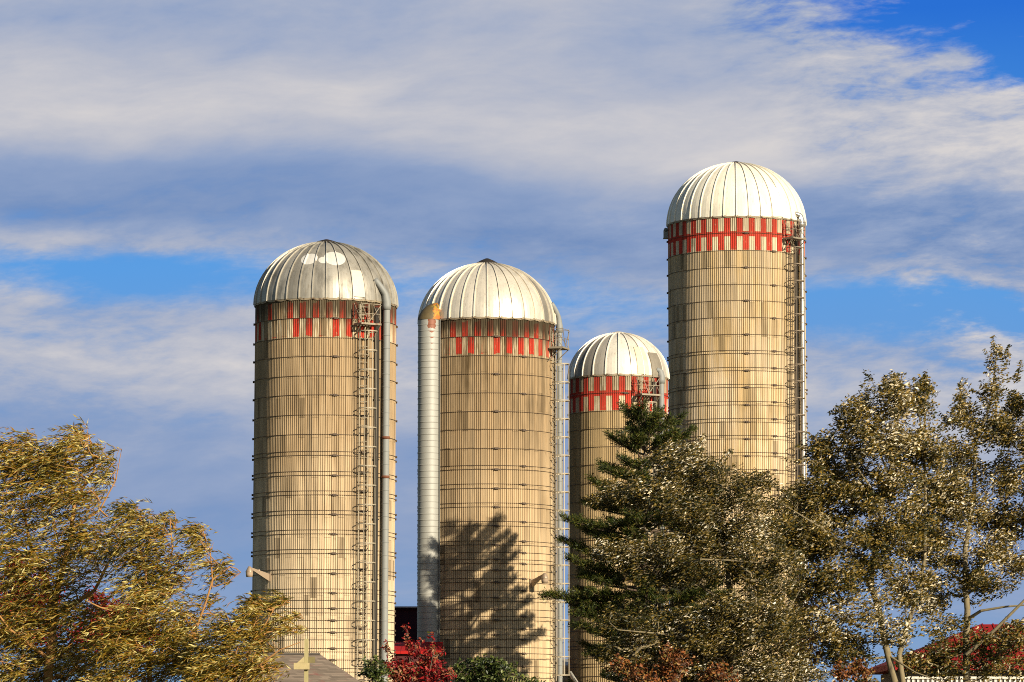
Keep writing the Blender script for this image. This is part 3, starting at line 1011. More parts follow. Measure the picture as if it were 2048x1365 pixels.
M_DKWALL = plain('dark_red_boards', (0.07, 0.010, 0.010), 0.8, 0.0, 0.3, 3.0, 0.2)
M_REDROOF = metal_roof_mat('red_sheet_roof', (0.27, 0.016, 0.016), 0.7, 2.0)
M_REDROOF_Y = metal_roof_mat('red_tin_roof', (0.40, 0.016, 0.014), 0.7, 2.2)
M_SHADE = plain('dark_boards', (0.10, 0.085, 0.07), 0.85, 0.0, 0.3)
M_WHITEWOOD = plain('white_boards', (0.72, 0.68, 0.58), 0.7, 0.0, 0.12)

# dark red barn far between the two big silos: steep sheet-metal roof slope toward the camera
bx0, bx1 = at(690, 1216, 163.2).x, at(1010, 1216, 163.2).x
o = tag(empty('red_barn', ((bx0 + bx1) / 2, 163.2, 0)), 'shaded dark red barn in the gap beside the wide grey silo tube', 'barn')
zr_ = at(812, 1216, 163.2).z
Lb = bx1 - bx0
MB().add([(-Lb / 2, -4.6, 3.4), (Lb / 2, -4.6, 3.4), (Lb / 2, 0, zr_), (-Lb / 2, 0, zr_), (Lb / 2, 4.6, 3.4), (-Lb / 2, 4.6, 3.4),
          (-Lb / 2, -4.6, 3.28), (Lb / 2, -4.6, 3.28), (Lb / 2, 4.6, 3.28), (-Lb / 2, 4.6, 3.28)],
         [(0, 1, 2, 3), (3, 2, 4, 5), (6, 7, 1, 0), (5, 4, 8, 9), (9, 8, 7, 6)]).build('roof', metal_roof_mat('barn_roof', (0.035, 0.005, 0.006), 0.5, 3.0), o)
MB().add([(-Lb / 2 + .2, -4.3, 0), (Lb / 2 - .2, -4.3, 0), (Lb / 2 - .2, 4.3, 0), (-Lb / 2 + .2, 4.3, 0),
          (-Lb / 2 + .2, -4.3, 3.27), (Lb / 2 - .2, -4.3, 3.27), (Lb / 2 - .2, 4.3, 3.27), (-Lb / 2 + .2, 4.3, 3.27),
          (-Lb / 2 + .2, 0, zr_ - .25), (Lb / 2 - .2, 0, zr_ - .25)],
         [(0, 1, 5, 4), (1, 2, 6, 9, 5), (2, 3, 7, 6), (3, 0, 4, 8, 7)]).build('wall', M_DKWALL, o)
MB().box((0, 0, zr_ + 0.02), (Lb, 0.3, 0.07)).build('ridge_cap', plain('ridge_metal', (0.30, 0.26, 0.28), 0.5, 0.4), o)

# low feed room with bright red roof at the foot of the silos
fx0, fx1 = at(765, 1290, 150).x, at(884, 1290, 150).x
o = tag(empty('feed_room', ((fx0 + fx1) / 2, 150.5, 0)), 'low feed room with a bright red metal roof behind the crimson shrub', 'shed')
zt0, zt1 = at(800, 1303, 149).z, at(800, 1284, 152).z
Lf = fx1 - fx0
MB().add([(-Lf / 2, -1.5, zt0), (Lf / 2, -1.5, zt0), (Lf / 2, 1.6, zt1), (-Lf / 2, 1.6, zt1),
          (-Lf / 2, -1.5, zt0 - .1), (Lf / 2, -1.5, zt0 - .1), (Lf / 2, 1.6, zt1 - .1), (-Lf / 2, 1.6, zt1 - .1)],
         [(0, 1, 2, 3), (4, 5, 1, 0), (5, 6, 2, 1), (7, 4, 0, 3), (6, 7, 3, 2), (7, 6, 5, 4)]).build('roof', M_REDROOF_Y, o)
MB().add([(-Lf / 2 + .15, -1.3, 0), (Lf / 2 - .15, -1.3, 0), (Lf / 2 - .15, 1.4, 0), (-Lf / 2 + .15, 1.4, 0),
          (-Lf / 2 + .15, -1.3, zt0 - .08), (Lf / 2 - .15, -1.3, zt0 - .08), (Lf / 2 - .15, 1.4, zt1 - .17), (-Lf / 2 + .15, 1.4, zt1 - .17)],
         [(0, 1, 5, 4), (1, 2, 6, 5), (2, 3, 7, 6), (3, 0, 4, 7)]).build('wall', M_DKWALL, o)

# pale green shed in the slot between silos B and C
sx0, sx1 = at(1040, 1345, 166).x, at(1185, 1345, 166).x
zs_ = at(1115, 1338, 166).z
o = tag(empty('pale_shed', ((sx0 + sx1) / 2, 168.5, 0)), 'pale green shed just visible in the slot beside the smallest silo', 'shed')
Ls = sx1 - sx0
M_GREENW = plain('pale_green_siding', (0.34, 0.35, 0.25), 0.8, 0.0, 0.12)
MB().box((0, 0, zs_ / 2), (Ls, 5.0, zs_)).build('wall', M_GREENW, o)
tr = MB()
for zz in (zs_ - 0.45, zs_ - 0.95):
    tr.box((0, -2.515, zz), (Ls, 0.025, 0.05))
tr.box((0, -2.53, zs_ - 0.03), (Ls + .1, 0.08, 0.10))
tr.build('trim', M_WHITEWOOD, o)
hr = hip_roof(0, 0, Ls + .5, 5.6, -Ls / 2 - .2, Ls / 2 + .2, zs_ + 0.14, zs_ + 0.5)
hr.build('roof', plain('tin_roof', (0.42, 0.40, 0.36), 0.5, 0.4), o)

# white auger tube leaning toward silo C
pa, pb = at(1140, 1346, 156.0), at(1188, 1420, 154.0)
o = tag(empty('auger_tube', (pb.x, pb.y, 0)), 'slanting white auger tube at the foot of the smallest silo', 'auger')
pbl, pal = pb - o.location, pa - o.location
MB().tube([pal, pbl + (pbl - pal) * 0.9], 0.085, 12).build('tube', M_WHITEWOOD, o)
mid = pal * 0.55 + pbl * 0.45
st = MB()
for s in (-0.5, 0.5):
    st.bar(mid, Vector((mid.x + s, mid.y, 0)), 0.05)
st.build('support_leg', M_PIPE, o)

# house with a brown shingled hip roof in front of silo A
sm_, st_, sb_ = new_mat('brown_shingles')
x, y, z = st_.xyz(st_.n('ShaderNodeTexCoord').outputs['Object'])
row = st_.mul(z, 17.0)
rj = st_.m('FLOOR', row)
cell = st_.m('FLOOR', st_.add(st_.mul(st_.add(x, y), 3.2), st_.mul(st_.m('MODULO', rj, 2.0), 0.5)))
wn = st_.white(st_.vec(cell, rj, 2.0))
nn = st_.noise(st_.vec(st_.mul(x, 1.6), st_.mul(y, 1.6), st_.mul(z, 6.0)), 1.0, 4.0, 0.6)
col = st_.mix(wn, (0.15, 0.115, 0.085), (0.26, 0.20, 0.15))
col = st_.mix(st_.mul(st_.sstep(nn, 0.54, 0.68), 0.8), col, (0.25, 0.09, 0.075))
col = st_.mix(st_.mul(st_.m('LESS_THAN', st_.m('FRACT', row), 0.18), 0.35), col, (0.05, 0.04, 0.03))
st_.put(sb_.inputs['Base Color'], col)
sb_.inputs['Roughness'].default_value = 0.9
Yh = 130.0
ze, zri = at(640, 1400, Yh - 3).z, at(640, 1309, Yh).z
hx0, hx1 = at(430, 1400, Yh - 3).x, at(768, 1400, Yh - 3).x
o = tag(empty('brown_house', ((hx0 + hx1) / 2, Yh, 0)), 'house with a brown shingled hip roof in front of the grey domed silo', 'house')
Lh = hx1 - hx0
r1_ = at(640, 1309, Yh).x - o.location.x
r0_ = at(500, 1309, Yh).x - o.location.x
hip_roof(0, 0, Lh, 6.2, r0_, r1_, ze, zri).build('roof', sm_, o)
MB().bar((r0_, 0, zri + .02), (r1_, 0, zri + .02), 0.14, 0.06).build('ridge_cap', M_SHADE, o)
MB().box((0, 0, (ze - .12) / 2), (Lh - .8, 5.4, ze - .13)).build('wall', M_WHITEWOOD, o)
wn_ = MB()
for xx in (-1.6, 1.4):
    wn_.box((xx, -2.71, 1.6), (0.9, 0.04, 1.1))
wn_.build('window', plain('window_glass', (0.03, 0.035, 0.04), 0.1), o)

# wooden post with a cross arm
Yp = 112.0
pp = at(613, 1278, Yp)
o = tag(empty('wooden_post', (pp.x, Yp, 0)), 'pale green wooden post with a short cross arm in front of the shingled roof', 'post')
M_POST = plain('mossy_wood', (0.34, 0.29, 0.14), 0.85, 0.0, 0.3, 8.0, 0.3)
zt = pp.z
ca = (at(613, 1333, Yp).z)
MB().box((0, 0, zt / 2), (0.12, 0.12, zt)).build('post', M_POST, o)
MB().box((-0.13, -0.065 - 0.06, ca), (0.46, 0.115, 0.19)).build('cross_arm', plain('pale_wood', (0.42, 0.34, 0.17), 0.85, 0.0, 0.25), o)
mb = MB()
mb.add([(-0.06, -0.10, ca + 0.10), (-0.26, -0.10, ca + 0.10), (-0.062, -0.10, ca + 0.28), (-0.06, -0.16, ca + 0.10), (-0.26, -0.16, ca + 0.10), (-0.062, -0.16, ca + 0.28)],
       [(0, 1, 2), (5, 4, 3), (0, 3, 4, 1), (1, 4, 5, 2), (2, 5, 3, 0)])
mb.build('brace', plain('pale_wood_brace', (0.42, 0.34, 0.17), 0.85, 0.0, 0.25), o)
MB().box((0.16, 0.02, ca + 0.19), (0.19, 0.05, 0.18)).build('side_board', plain('grey_wood', (0.17, 0.14, 0.06), 0.9), o)

# barn with red roof behind the poplars
Yb = 150.0
eave, ridge = at(1780, 1329, Yb - 4.5).z, at(1960, 1249, Yb).z
x0 = at(1778, 1329, Yb - 4.5).x
x1 = at(2420, 1329, Yb - 4.5).x
o = tag(empty('red_roofed_barn', ((x0 + x1) / 2, Yb, 0)), 'barn with a red metal hip roof and white boards behind the poplar trunks', 'barn')
Lr = x1 - x0
rx0 = at(1960, 1249, Yb).x - o.location.x
rb = hip_roof(0, 0, Lr, 9.0, rx0, Lr / 2 - 3.0, eave, ridge, 0.22)
xx = -Lr / 2 + 0.35
while xx < Lr / 2 - 3.2:
    f = min(1.0, (xx + Lr / 2) / (rx0 + Lr / 2))
    rb.bar((xx, -4.5, eave + 0.012), (xx, -4.5 + 4.5 * f, eave + (ridge - eave) * f + 0.012), 0.055, 0.05)
    xx += 0.42
rb.build('roof', M_REDROOF, o)
MB().box((0, 0, (eave - .25) / 2), (Lr - 1.0, 8.0, eave - .25)).build('wall', M_SHADE, o)
sl = MB()
xx = -Lr / 2 + 0.6
while xx < Lr / 2 - 0.6:
    sl.box((xx, -4.03, (eave - 0.55) / 2), (0.085, 0.03, eave - 0.60))
    xx += 0.185
sl.box((0, -4.06, eave - 0.50), (Lr - 1.1, 0.025, 0.08))
sl.build('white_siding', M_WHITEWOOD, o)

# ------------------------------------------------------------------ trees
def np_mesh(name, verts, faces, mat, parent, tone=None, smooth=False):
    """verts (n,3), faces (m,k) all of one size"""
    me = bpy.data.meshes.new(name)
    nv, (nf, kf) = len(verts), faces.shape
    me.vertices.add(nv)
    me.vertices.foreach_set('co', np.asarray(verts, np.float32).ravel())
    me.loops.add(nf * kf)
    me.loops.foreach_set('vertex_index', np.asarray(faces, np.int32).ravel())
    me.polygons.add(nf)
    me.polygons.foreach_set('loop_start', np.arange(0, nf * kf, kf, dtype=np.int32))
    me.update(calc_edges=True)
    me.validate()
    if tone is not None:
        a = me.attributes.new('tone', 'FLOAT', 'FACE')
        a.data.foreach_set('value', np.asarray(tone, np.float32))
    me.materials.append(mat)
    o = bpy.data.objects.new(name, me)
    COL.objects.link(o)
    o.parent = parent
    return o


def leaf_mat(name, stops, rough=0.5, spec=0.3, transl=0.15):
    m, t, b = new_mat(name)
    f = t.n('ShaderNodeAttribute', attribute_name='tone').outputs['Fac']
    col = t.ramp(f, stops)
    t.put(b.inputs['Base Color'], col)
    b.inputs['Roughness'].default_value = rough
    b.inputs['Specular IOR Level'].default_value = spec
    tr = t.n('ShaderNodeBsdfTranslucent')
    t.put(tr.inputs[0], col)
    mx = t.n('ShaderNodeMixShader')
    mx.inputs[0].default_value = transl
    out = [n for n in t.t.nodes if n.type == 'OUTPUT_MATERIAL'][0]
    t.t.links.new(b.outputs[0], mx.inputs[1])
    t.t.links.new(tr.outputs[0], mx.inputs[2])
    t.t.links.new(mx.outputs[0], out.inputs[0])
    return m


def unit(a):
    return a / np.maximum(np.linalg.norm(a, axis=-1, keepdims=True), 1e-9)


def kites(P, axis, nrm, L, Wd, fold=0.25):
    """leaf blades as folded kites: 4 verts, 2 triangles"""
    axis = unit(axis)
    side = unit(np.cross(axis, nrm))
    nn = np.cross(side, axis)
    L = L[:, None]; Wd = Wd[:, None]
    mid = P + axis * L * 0.45 + nn * Wd * fold
    V = np.stack([P, mid + side * Wd * 0.5, P + axis * L, mid - side * Wd * 0.5], 1).reshape(-1, 3)
    i = np.arange(len(P))[:, None] * 4
    Fc = np.concatenate([i + [[0, 1, 2]], i + [[0, 2, 3]]], 1).reshape(-1, 3)
    return V, Fc


def frustums(A0, B0, ra, rb, seg=5):
    d = unit(B0 - A0)
    ref = np.where(np.abs(d[:, 2:3]) > 0.9, np.array([[1.0, 0, 0]]), np.array([[0, 0, 1.0]]))
    x = unit(np.cross(d, ref)); y = np.cross(d, x)
    ang = np.arange(seg) * 2 * PI / seg
    ca, sa = np.cos(ang)[None, :, None], np.sin(ang)[None, :, None]
    off = x[:, None] * ca + y[:, None] * sa
    Va = A0[:, None] + off * ra[:, None, None]
    Vb = B0[:, None] + off * rb[:, None, None]
    V = np.concatenate([Va, Vb], 1).reshape(-1, 3)
    k = np.arange(seg); k2 = (k + 1) % seg
    q = np.stack([k, k2, k2 + seg, k + seg], 1)
    Fc = (np.arange(len(A0))[:, None, None] * 2 * seg + q[None]).reshape(-1, 4)
    return V, Fc


def bark_mat(name, c, var=0.35):
    return plain(name, c, 0.9, 0.0, var, 5.0, 0.6)


def skeleton(lines, Y):
    """lines: [(points [(px, py, dy)], r_start, r_end)]; py None = on the ground"""
    nodes, par, rad = [], [], []
    for (pts, r0, r1) in lines:
        P = []
        for (px, py, dy_) in pts:
            if py is None:
                q = at(px, 1500, Y + dy_); q.z = -0.05
            else:
                q = at(px, py, Y + dy_)
            P.append(np.array(q))
        # resample
        seg = []
        for a, b in zip(P[:-1], P[1:]):
            m = max(1, int(np.linalg.norm(b - a) / 0.3))
            for j in range(m):
                seg.append(a + (b - a) * j / m)
        seg.append(P[-1])
        n = len(seg)
        # attach the line to the nearest earlier node
        if nodes:
            d = np.linalg.norm(np.array(nodes) - seg[0], axis=1)
            prev = int(d.argmin())
        else:
            prev = -1
        for j, s in enumerate(seg):
            nodes.append(s); par.append(prev); rad.append(r0 + (r1 - r0) * j / max(1, n - 1))
            prev = len(nodes) - 1
    return nodes, par, rad


def tree(name, label, cat, group, Y, lines, blobs, nclump, depth, leaves, crown_mat, trunk_mat, seed, wind=(-1, 0, 0), tone_fn=None, twig=0.006, shoots=()):
    rng = np.random.default_rng(seed)
    nodes, par, rad = skeleton(lines, Y)
    b0 = nodes[0].copy(); b0[2] = 0
    root = empty(name, tuple(b0))
    tag(root, label, cat, group)
    # clump centres inside the blobs
    w = np.array([b[2] * b[3] * (b[4] if len(b) > 4 else 1.0) for b in blobs], float)
    w /= w.sum()
    k = Y / F
    which = rng.choice(len(blobs), nclump, p=w)
    C = np.zeros((nclump, 3))
    for i, bi in enumerate(which):
        bx, by, rx, ry = blobs[bi][:4]
        v = rng.normal(size=3)
        v /= np.linalg.norm(v)
        v *= rng.random() ** (1 / 2.4)
        dd = depth * (0.35 + 0.65 * min(1.0, (rx + ry) / 140.0))
        C[i] = np.array(at(bx + v[0] * rx, by + v[1] * ry, Y)) + np.array([0, v[2] * dd, 0])
    sz = np.array([min(1.0, 0.35 + (b[2] + b[3]) / 110.0) for b in blobs])[which]
    # centre of each blob keeps its own depth offset so the crown is lumpy
    boff = rng.normal(size=len(blobs)) * depth * 0.35
    C[:, 1] += boff[which]
    for (x0_, y0_, x1_, y1_, num) in shoots:
        f = (np.arange(num) + 0.5) / num
        off = rng.normal() * depth * 0.4
        P = np.array([np.array(at(x0_ + (x1_ - x0_) * q + rng.normal() * 2, y0_ + (y1_ - y0_) * q + rng.normal() * 2, Y)) + np.array([0, off, 0]) for q in f])
        C = np.concatenate([C, P]); which = np.concatenate([which, np.full(num, int(rng.integers(len(blobs))))])
        sz = np.concatenate([sz, np.linspace(0.5, 0.26, num)])
    nclump = len(C)
    nd = np.array(nodes)
    n0 = len(nd)
    d0 = np.min(np.linalg.norm(C[:, None] - nd[None, ::2], axis=2), axis=1)
    order = np.argsort(d0)
    C = C[order]; which = which[order]; sz = sz[order]
    allN = np.concatenate([nd, C]); parent = np.array(par + [-1] * nclump)
    for i in range(nclump):
        m = n0 + i
        dv = C[i] - allN[:m]
        cost = np.linalg.norm(dv, axis=1) + np.maximum(0, -dv[:, 2]) * 0.6
        parent[m] = int(cost.argmin())
    cnt = np.zeros(len(allN)); cnt[n0:] = 1
    for i in range(len(allN) - 1, n0 - 1, -1):
        if parent[i] >= 0: cnt[parent[i]] += cnt[i]
    R_ = np.concatenate([np.array(rad), twig * np.sqrt(np.maximum(cnt[n0:], 1))])
    ch = np.array([i for i in range(len(allN)) if parent[i] >= 0])
    pa = parent[ch]
    A0, B0 = allN[pa], allN[ch]
    # bend each twig once
    tw = ch >= n0
    midp = (A0 + B0) / 2 + rng.normal(size=A0.shape) * 0.09 * np.linalg.norm(B0 - A0, axis=1, keepdims=True) * tw[:, None]
    rA = np.where(tw, np.minimum(R_[pa], R_[ch] * 1.3), R_[pa])
    rB = R_[ch]
    V1, F1 = frustums(A0, midp, rA, (rA + rB) / 2, 6)
    V2, F2 = frustums(midp, B0, (rA + rB) / 2, rB, 6)
    V, Fc = np.concatenate([V1, V2]), np.concatenate([F1, F2 + len(V1)])
    np_mesh('trunk', V - b0, Fc, trunk_mat, root)
    # foliage
    V, Fc, tone = leaves(rng, C, which, allN[parent[n0:]], np.array(wind, float), sz)
    np_mesh('crown', V - b0, Fc, crown_mat, root, tone)
    return root


def broad_leaves(n_per, size, aspect, spread, wind_w, pale=0.3, zsq=0.8, clumpy=0.2):
    def fn(rng, C, which, Pn, wind, sz):
        idx = np.repeat(np.arange(len(C)), np.maximum(6, (n_per * sz ** 1.5)).astype(int))
        n = len(idx)
        along = rng.random(n)[:, None]
        P = C[idx] + (Pn[idx] - C[idx]) * along * 0.55 * (rng.random(n)[:, None] < 0.5)
        v = unit(rng.normal(size=(n, 3))) * (rng.random(n) ** 0.5)[:, None] * 1.25
        P = P + v * np.array([spread, spread, spread * zsq]) * sz[idx][:, None]
        ax = rng.normal(size=(n, 3)) + wind * wind_w
        nr = rng.normal(size=(n, 3)) + np.array([0.25, -0.6, 0.5])
        L = size * (0.5 + 1.0 * rng.random(n))
        V, Fc = kites(P, ax, nr, L, L * aspect * (0.8 + 0.4 * rng.random(n)))
        ct_ = rng.random(len(C))[idx]
        bt = (rng.random(which.max() + 1) - 0.5)[which][idx]
        t = np.clip(rng.random(n) * (1 - clumpy) + ct_ * clumpy + 0.22 * bt, 0, 1)
        return V, Fc, np.repeat(t, 2)
    return fn


def willow_strands(n_str, n_leaf, s_len, leaf_len, leaf_w, spread=0.18):
    def fn(rng, C, which, Pn, wind, sz):
        S = len(C) * n_str
        idx = np.repeat(np.arange(len(C)), n_str)
        st = C[idx] + rng.normal(size=(S, 3)) * spread * sz[idx][:, None]
        d0 = unit(wind[None] + rng.normal(size=(S, 3)) * np.array([0.28, 0.35, 0.28]) + np.array([0, 0, 0.22]))
        sag = np.array([-0.25, 0, -0.75])[None] * (0.5 + 0.9 * rng.random(S))[:, None]
        Ls = s_len * (0.5 + 0.9 * rng.random(S)) * (0.45 + 0.55 * sz[idx])
        f = (np.arange(n_leaf) + 0.5) / n_leaf
        f = np.clip(f[None] + rng.normal(size=(S, n_leaf)) * 0.03, 0, 1)
        P = st[:, None] + d0[:, None] * (f * Ls[:, None])[..., None] + sag[:, None] * ((f ** 2) * Ls[:, None] * 0.55)[..., None]
        tan = unit(d0[:, None] + sag[:, None] * (1.1 * f)[..., None])
        n = S * n_leaf
        ax = tan.reshape(-1, 3) + rng.normal(size=(n, 3)) * 0.34
        nr = rng.normal(size=(n, 3)) + np.array([0.3, -0.6, 0.6])
        L = leaf_len * (0.6 + 0.8 * rng.random(n))
        V, Fc = kites(P.reshape(-1, 3), ax, nr, L, L * leaf_w, 0.15)
        ct_ = np.repeat(rng.random(len(C))[idx], n_leaf)
        t = np.clip(0.60 * rng.random(n) + 0.40 * ct_, 0, 1)
        t = np.where(t > 0.64, 0.78 + (t - 0.64) * 0.62, t)
        # thin strand stems as narrow kites
        ia = np.arange(0, n_leaf - 2, 3)
        P2 = P[:, ia].reshape(-1, 3)
        P3 = P[:, ia + 2].reshape(-1, 3)
        m = len(P2)
        dvec = P3[:m] - P2[:m]
        V2, F2 = kites(P2[:m], dvec, rng.normal(size=(m, 3)), np.linalg.norm(dvec, axis=1) * 1.4, np.full(m, 0.012), 0.0)
        return np.concatenate([V, V2]), np.concatenate([Fc, F2 + len(V)]), np.concatenate([np.repeat(t, 2), np.full(2 * m, 0.70)])
    return fn


M_POPLAR = leaf_mat('poplar_leaf', [(0.0, (0.016, 0.022, 0.005)), (0.30, (0.038, 0.034, 0.004)), (0.52, (0.125, 0.083, 0.010)),
                                    (0.74, (0.25, 0.16, 0.028)), (0.80, (0.50, 0.41, 0.24)), (1.0, (0.84, 0.76, 0.60))], 0.45, 0.35)
M_POPLAR_OLIVE = leaf_mat('poplar_leaf_olive', [(0.0, (0.012, 0.016, 0.003)), (0.36, (0.030, 0.028, 0.004)), (0.60, (0.095, 0.066, 0.009)),
                                    (0.80, (0.21, 0.14, 0.026)), (0.86, (0.55, 0.45, 0.28)), (1.0, (0.90, 0.83, 0.68))], 0.45, 0.35)
M_WILLOW = leaf_mat('willow_leaf', [(0.0, (0.018, 0.026, 0.005)), (0.26, (0.060, 0.052, 0.005)), (0.46, (0.16, 0.112, 0.007)),
                                    (0.62, (0.29, 0.160, 0.011)), (0.70, (0.40, 0.165, 0.018)), (0.76, (0.30, 0.20, 0.03)), (0.86, (0.44, 0.37, 0.10)), (1.0, (0.70, 0.60, 0.28))], 0.5, 0.3)
M_RED = leaf_mat('red_leaf', [(0.0, (0.04, 0.004, 0.005)), (0.30, (0.16, 0.007, 0.010)), (0.50, (0.32, 0.014, 0.016)), (0.60, (0.22, 0.055, 0.025)), (0.82, (0.38, 0.19, 0.10)), (0.84, (0.06, 0.065, 0.010)), (1.0, (0.17, 0.16, 0.035))], 0.55, 0.2)
M_MAROON = leaf_mat('maroon_leaf', [(0.0, (0.09, 0.006, 0.006)), (0.6, (0.26, 0.014, 0.014)), (1.0, (0.34, 0.04, 0.03))], 0.6, 0.2)
M_RUSTLEAF = leaf_mat('rust_leaf', [(0.0, (0.03, 0.014, 0.006)), (0.35, (0.14, 0.045, 0.015)), (0.6, (0.28, 0.09, 0.025)), (0.75, (0.26, 0.15, 0.04)), (0.85, (0.10, 0.08, 0.02)), (1.0, (0.50, 0.36, 0.17))], 0.5, 0.3)
M_GREEN = leaf_mat('green_leaf', [(0.0, (0.012, 0.022, 0.006)), (0.5, (0.05, 0.07, 0.014)), (0.85, (0.13, 0.15, 0.03)), (1.0, (0.30, 0.27, 0.12))], 0.45, 0.35)
M_PINE = leaf_mat('pine_needle', [(0.0, (0.008, 0.018, 0.005)), (0.5, (0.036, 0.05, 0.008)), (0.8, (0.12, 0.115, 0.018)), (0.93, (0.14, 0.09, 0.03)), (1.0, (0.22, 0.12, 0.05))], 0.5, 0.25, 0.08)
B_POPLAR = plain('poplar_bark', (0.20, 0.16, 0.09), 0.9, 0.0, 0.5, 9.0, 0.5, (0.06, 0.045, 0.03), 0.10)
B_WILLOW = bark_mat('willow_bark', (0.34, 0.17, 0.055))
B_DARK = bark_mat('dark_bark', (0.09, 0.06, 0.04))

WP = (-1.0, 0.0, -0.38)        # wind combing the poplar leaves
poplar_leaf = broad_leaves(70, 0.104, 0.44, 0.28, 1.9, clumpy=0.24)
poplar_leaf_small = broad_leaves(105, 0.088, 0.40, 0.28, 2.2, clumpy=0.24)
GP = 'white poplars in front of the silos'
tree('poplar_tree', 'silvery poplar without visible trunk, covering the conifer and the foot of the tallest silo', 'tree', GP, 106.0,
     [([(1475, None, 0), (1468, 1365, 0), (1462, 1210, 0), (1450, 1080, 0.2), (1422, 985, 0.3), (1392, 915, 0.3)], 0.17, 0.03),
      ([(1462, 1215, 0), (1350, 1135, -0.6), (1255, 1090, -0.8)], 0.06, 0.015),
      ([(1452, 1090, 0.2), (1335, 1015, 0.6), (1215, 975, 0.9)], 0.05, 0.015),
      ([(1450, 1060, 0.2), (1500, 1000, 0.4), (1510, 945, 0.2)], 0.05, 0.015),
      ([(1466, 1300, 0), (1340, 1270, -0.8), (1235, 1260, -1.0)], 0.06, 0.015),
      ([(1466, 1290, 0), (1560, 1250, 0.8), (1600, 1180, 1.2)], 0.06, 0.015),
      ([(1400, 1119, -1.9), (1460, 1121, -1.8), (1520, 1126, -1.6)], 0.025, 0.018)],
     [(1285, 981, 85, 28), (1215, 1001, 38, 14), (1370, 934, 66, 50), (1430, 966, 66, 55), (1500, 1001, 45, 55), (1370, 1021, 110, 45), (1470, 1066, 100, 60), (1350, 1091, 110, 38),
      (1245, 1104, 62, 26), (1215, 1108, 22, 12), (1440, 1141, 110, 26), (1330, 1146, 80, 34), (1545, 1136, 70, 70), (1290, 1238, 100, 40), (1400, 1266, 120, 62), (1240, 1300, 40, 32), (1232, 1250, 25, 16),
      (1320, 1326, 110, 50), (1480, 1241, 100, 55), (1450, 1346, 140, 55), (1570, 1336, 90, 50), (1560, 1246, 55, 55), (1300, 1406, 120, 40), (1480, 1426, 140, 40), (1540, 971, 30, 20, 0.4), (1570, 1001, 30, 20, 0.5)],
     1080, 1.6, poplar_leaf_small, M_POPLAR_OLIVE, B_POPLAR, 21, WP,
     shoots=[(1240, 980, 1178, 990, 6), (1300, 930, 1345, 880, 5), (1400, 890, 1410, 868, 3), (1450, 915, 1470, 895, 4), (1500, 965, 1540, 945, 5), (1560, 1000, 1600, 985, 5),
             (1215, 1105, 1180, 1100, 3), (1235, 1240, 1195, 1226, 4), (1230, 1300, 1190, 1300, 4)])
tree('poplar_tree', 'poplar with twin pale trunks splitting near the roof of the red barn', 'tree', GP, 114.0,
     [([(1806, None, 0), (1790, 1365, 0), (1771, 1290, 0), (1757, 1220, 0), (1742, 1170, 0), (1752, 1080, 0.1), (1772, 980, 0.2), (1790, 890, 0.1), (1800, 800, 0)], 0.16, 0.03),
      ([(1815, None, 0.5), (1806, 1365, 0.5), (1798, 1310, 0.5), (1828, 1210, 0.6), (1850, 1120, 0.6), (1851, 1000, 0.5), (1848, 890, 0.4), (1852, 790, 0.3)], 0.12, 0.025),
      ([(1742, 1170, 0), (1700, 1100, -0.5), (1640, 1055, -0.9), (1560, 1005, -0.6), (1500, 985, -0.5)], 0.055, 0.012),
      ([(1740, 1180, 0), (1660, 1178, 0.3), (1600, 1172, 0.5)], 0.04, 0.015),
      ([(1765, 1010, 0.2), (1710, 930, -0.4), (1650, 895, -0.6)], 0.05, 0.015),
      ([(1778, 950, 0.2), (1735, 850, 0.2), (1720, 800, 0.2)], 0.04, 0.012),
      ([(1775, 1310, 0), (1830, 1345, -0.6), (1905, 1372, -0.9)], 0.035, 0.015)],
     [(1625, 960, 30, 30), (1640, 1060, 60, 50), (1640, 900, 32, 34), (1690, 935, 62, 55), (1720, 850, 62, 52), (1690, 822, 22, 14), (1785, 800, 45, 45), (1745, 770, 14, 22), (1785, 770, 14, 18), (1850, 800, 26, 46), (1850, 765, 10, 22), (1765, 880, 85, 55), (1838, 900, 55, 65),
      (1680, 1000, 80, 45), (1780, 985, 100, 60), (1620, 1010, 55, 45), (1700, 1075, 100, 45), (1800, 1060, 85, 52), (1610, 1080, 60, 45), (1715, 1140, 90, 34, 0.9),
      (1640, 1170, 75, 38), (1640, 1250, 75, 45), (1700, 1300, 60, 40), (1590, 985, 35, 16, 0.4), (1735, 1215, 80, 40, 0.75), (1825, 1165, 55, 45, 0.75), (1800, 1265, 50, 35, 0.5), (1700, 1380, 80, 30, 0.8), (1560, 1060, 40, 40, 0.8)],
     960, 1.5, poplar_leaf, M_POPLAR, B_POPLAR, 22, WP,
     shoots=[(1660, 895, 1612, 868, 6), (1630, 905, 1590, 890, 4), (1690, 850, 1660, 822, 5), (1740, 800, 1728, 768, 5), (1765, 790, 1768, 756, 5), (1800, 780, 1795, 762, 4), (1850, 790, 1848, 742, 7), (1850, 790, 1880, 772, 4), (1640, 930, 1560, 920, 6), (1620, 1000, 1560, 965, 5),
             (1700, 1200, 1640, 1210, 5), (1790, 1200, 1880, 1230, 6), (1760, 1260, 1690, 1250, 5), (1780, 1290, 1850, 1270, 5)])
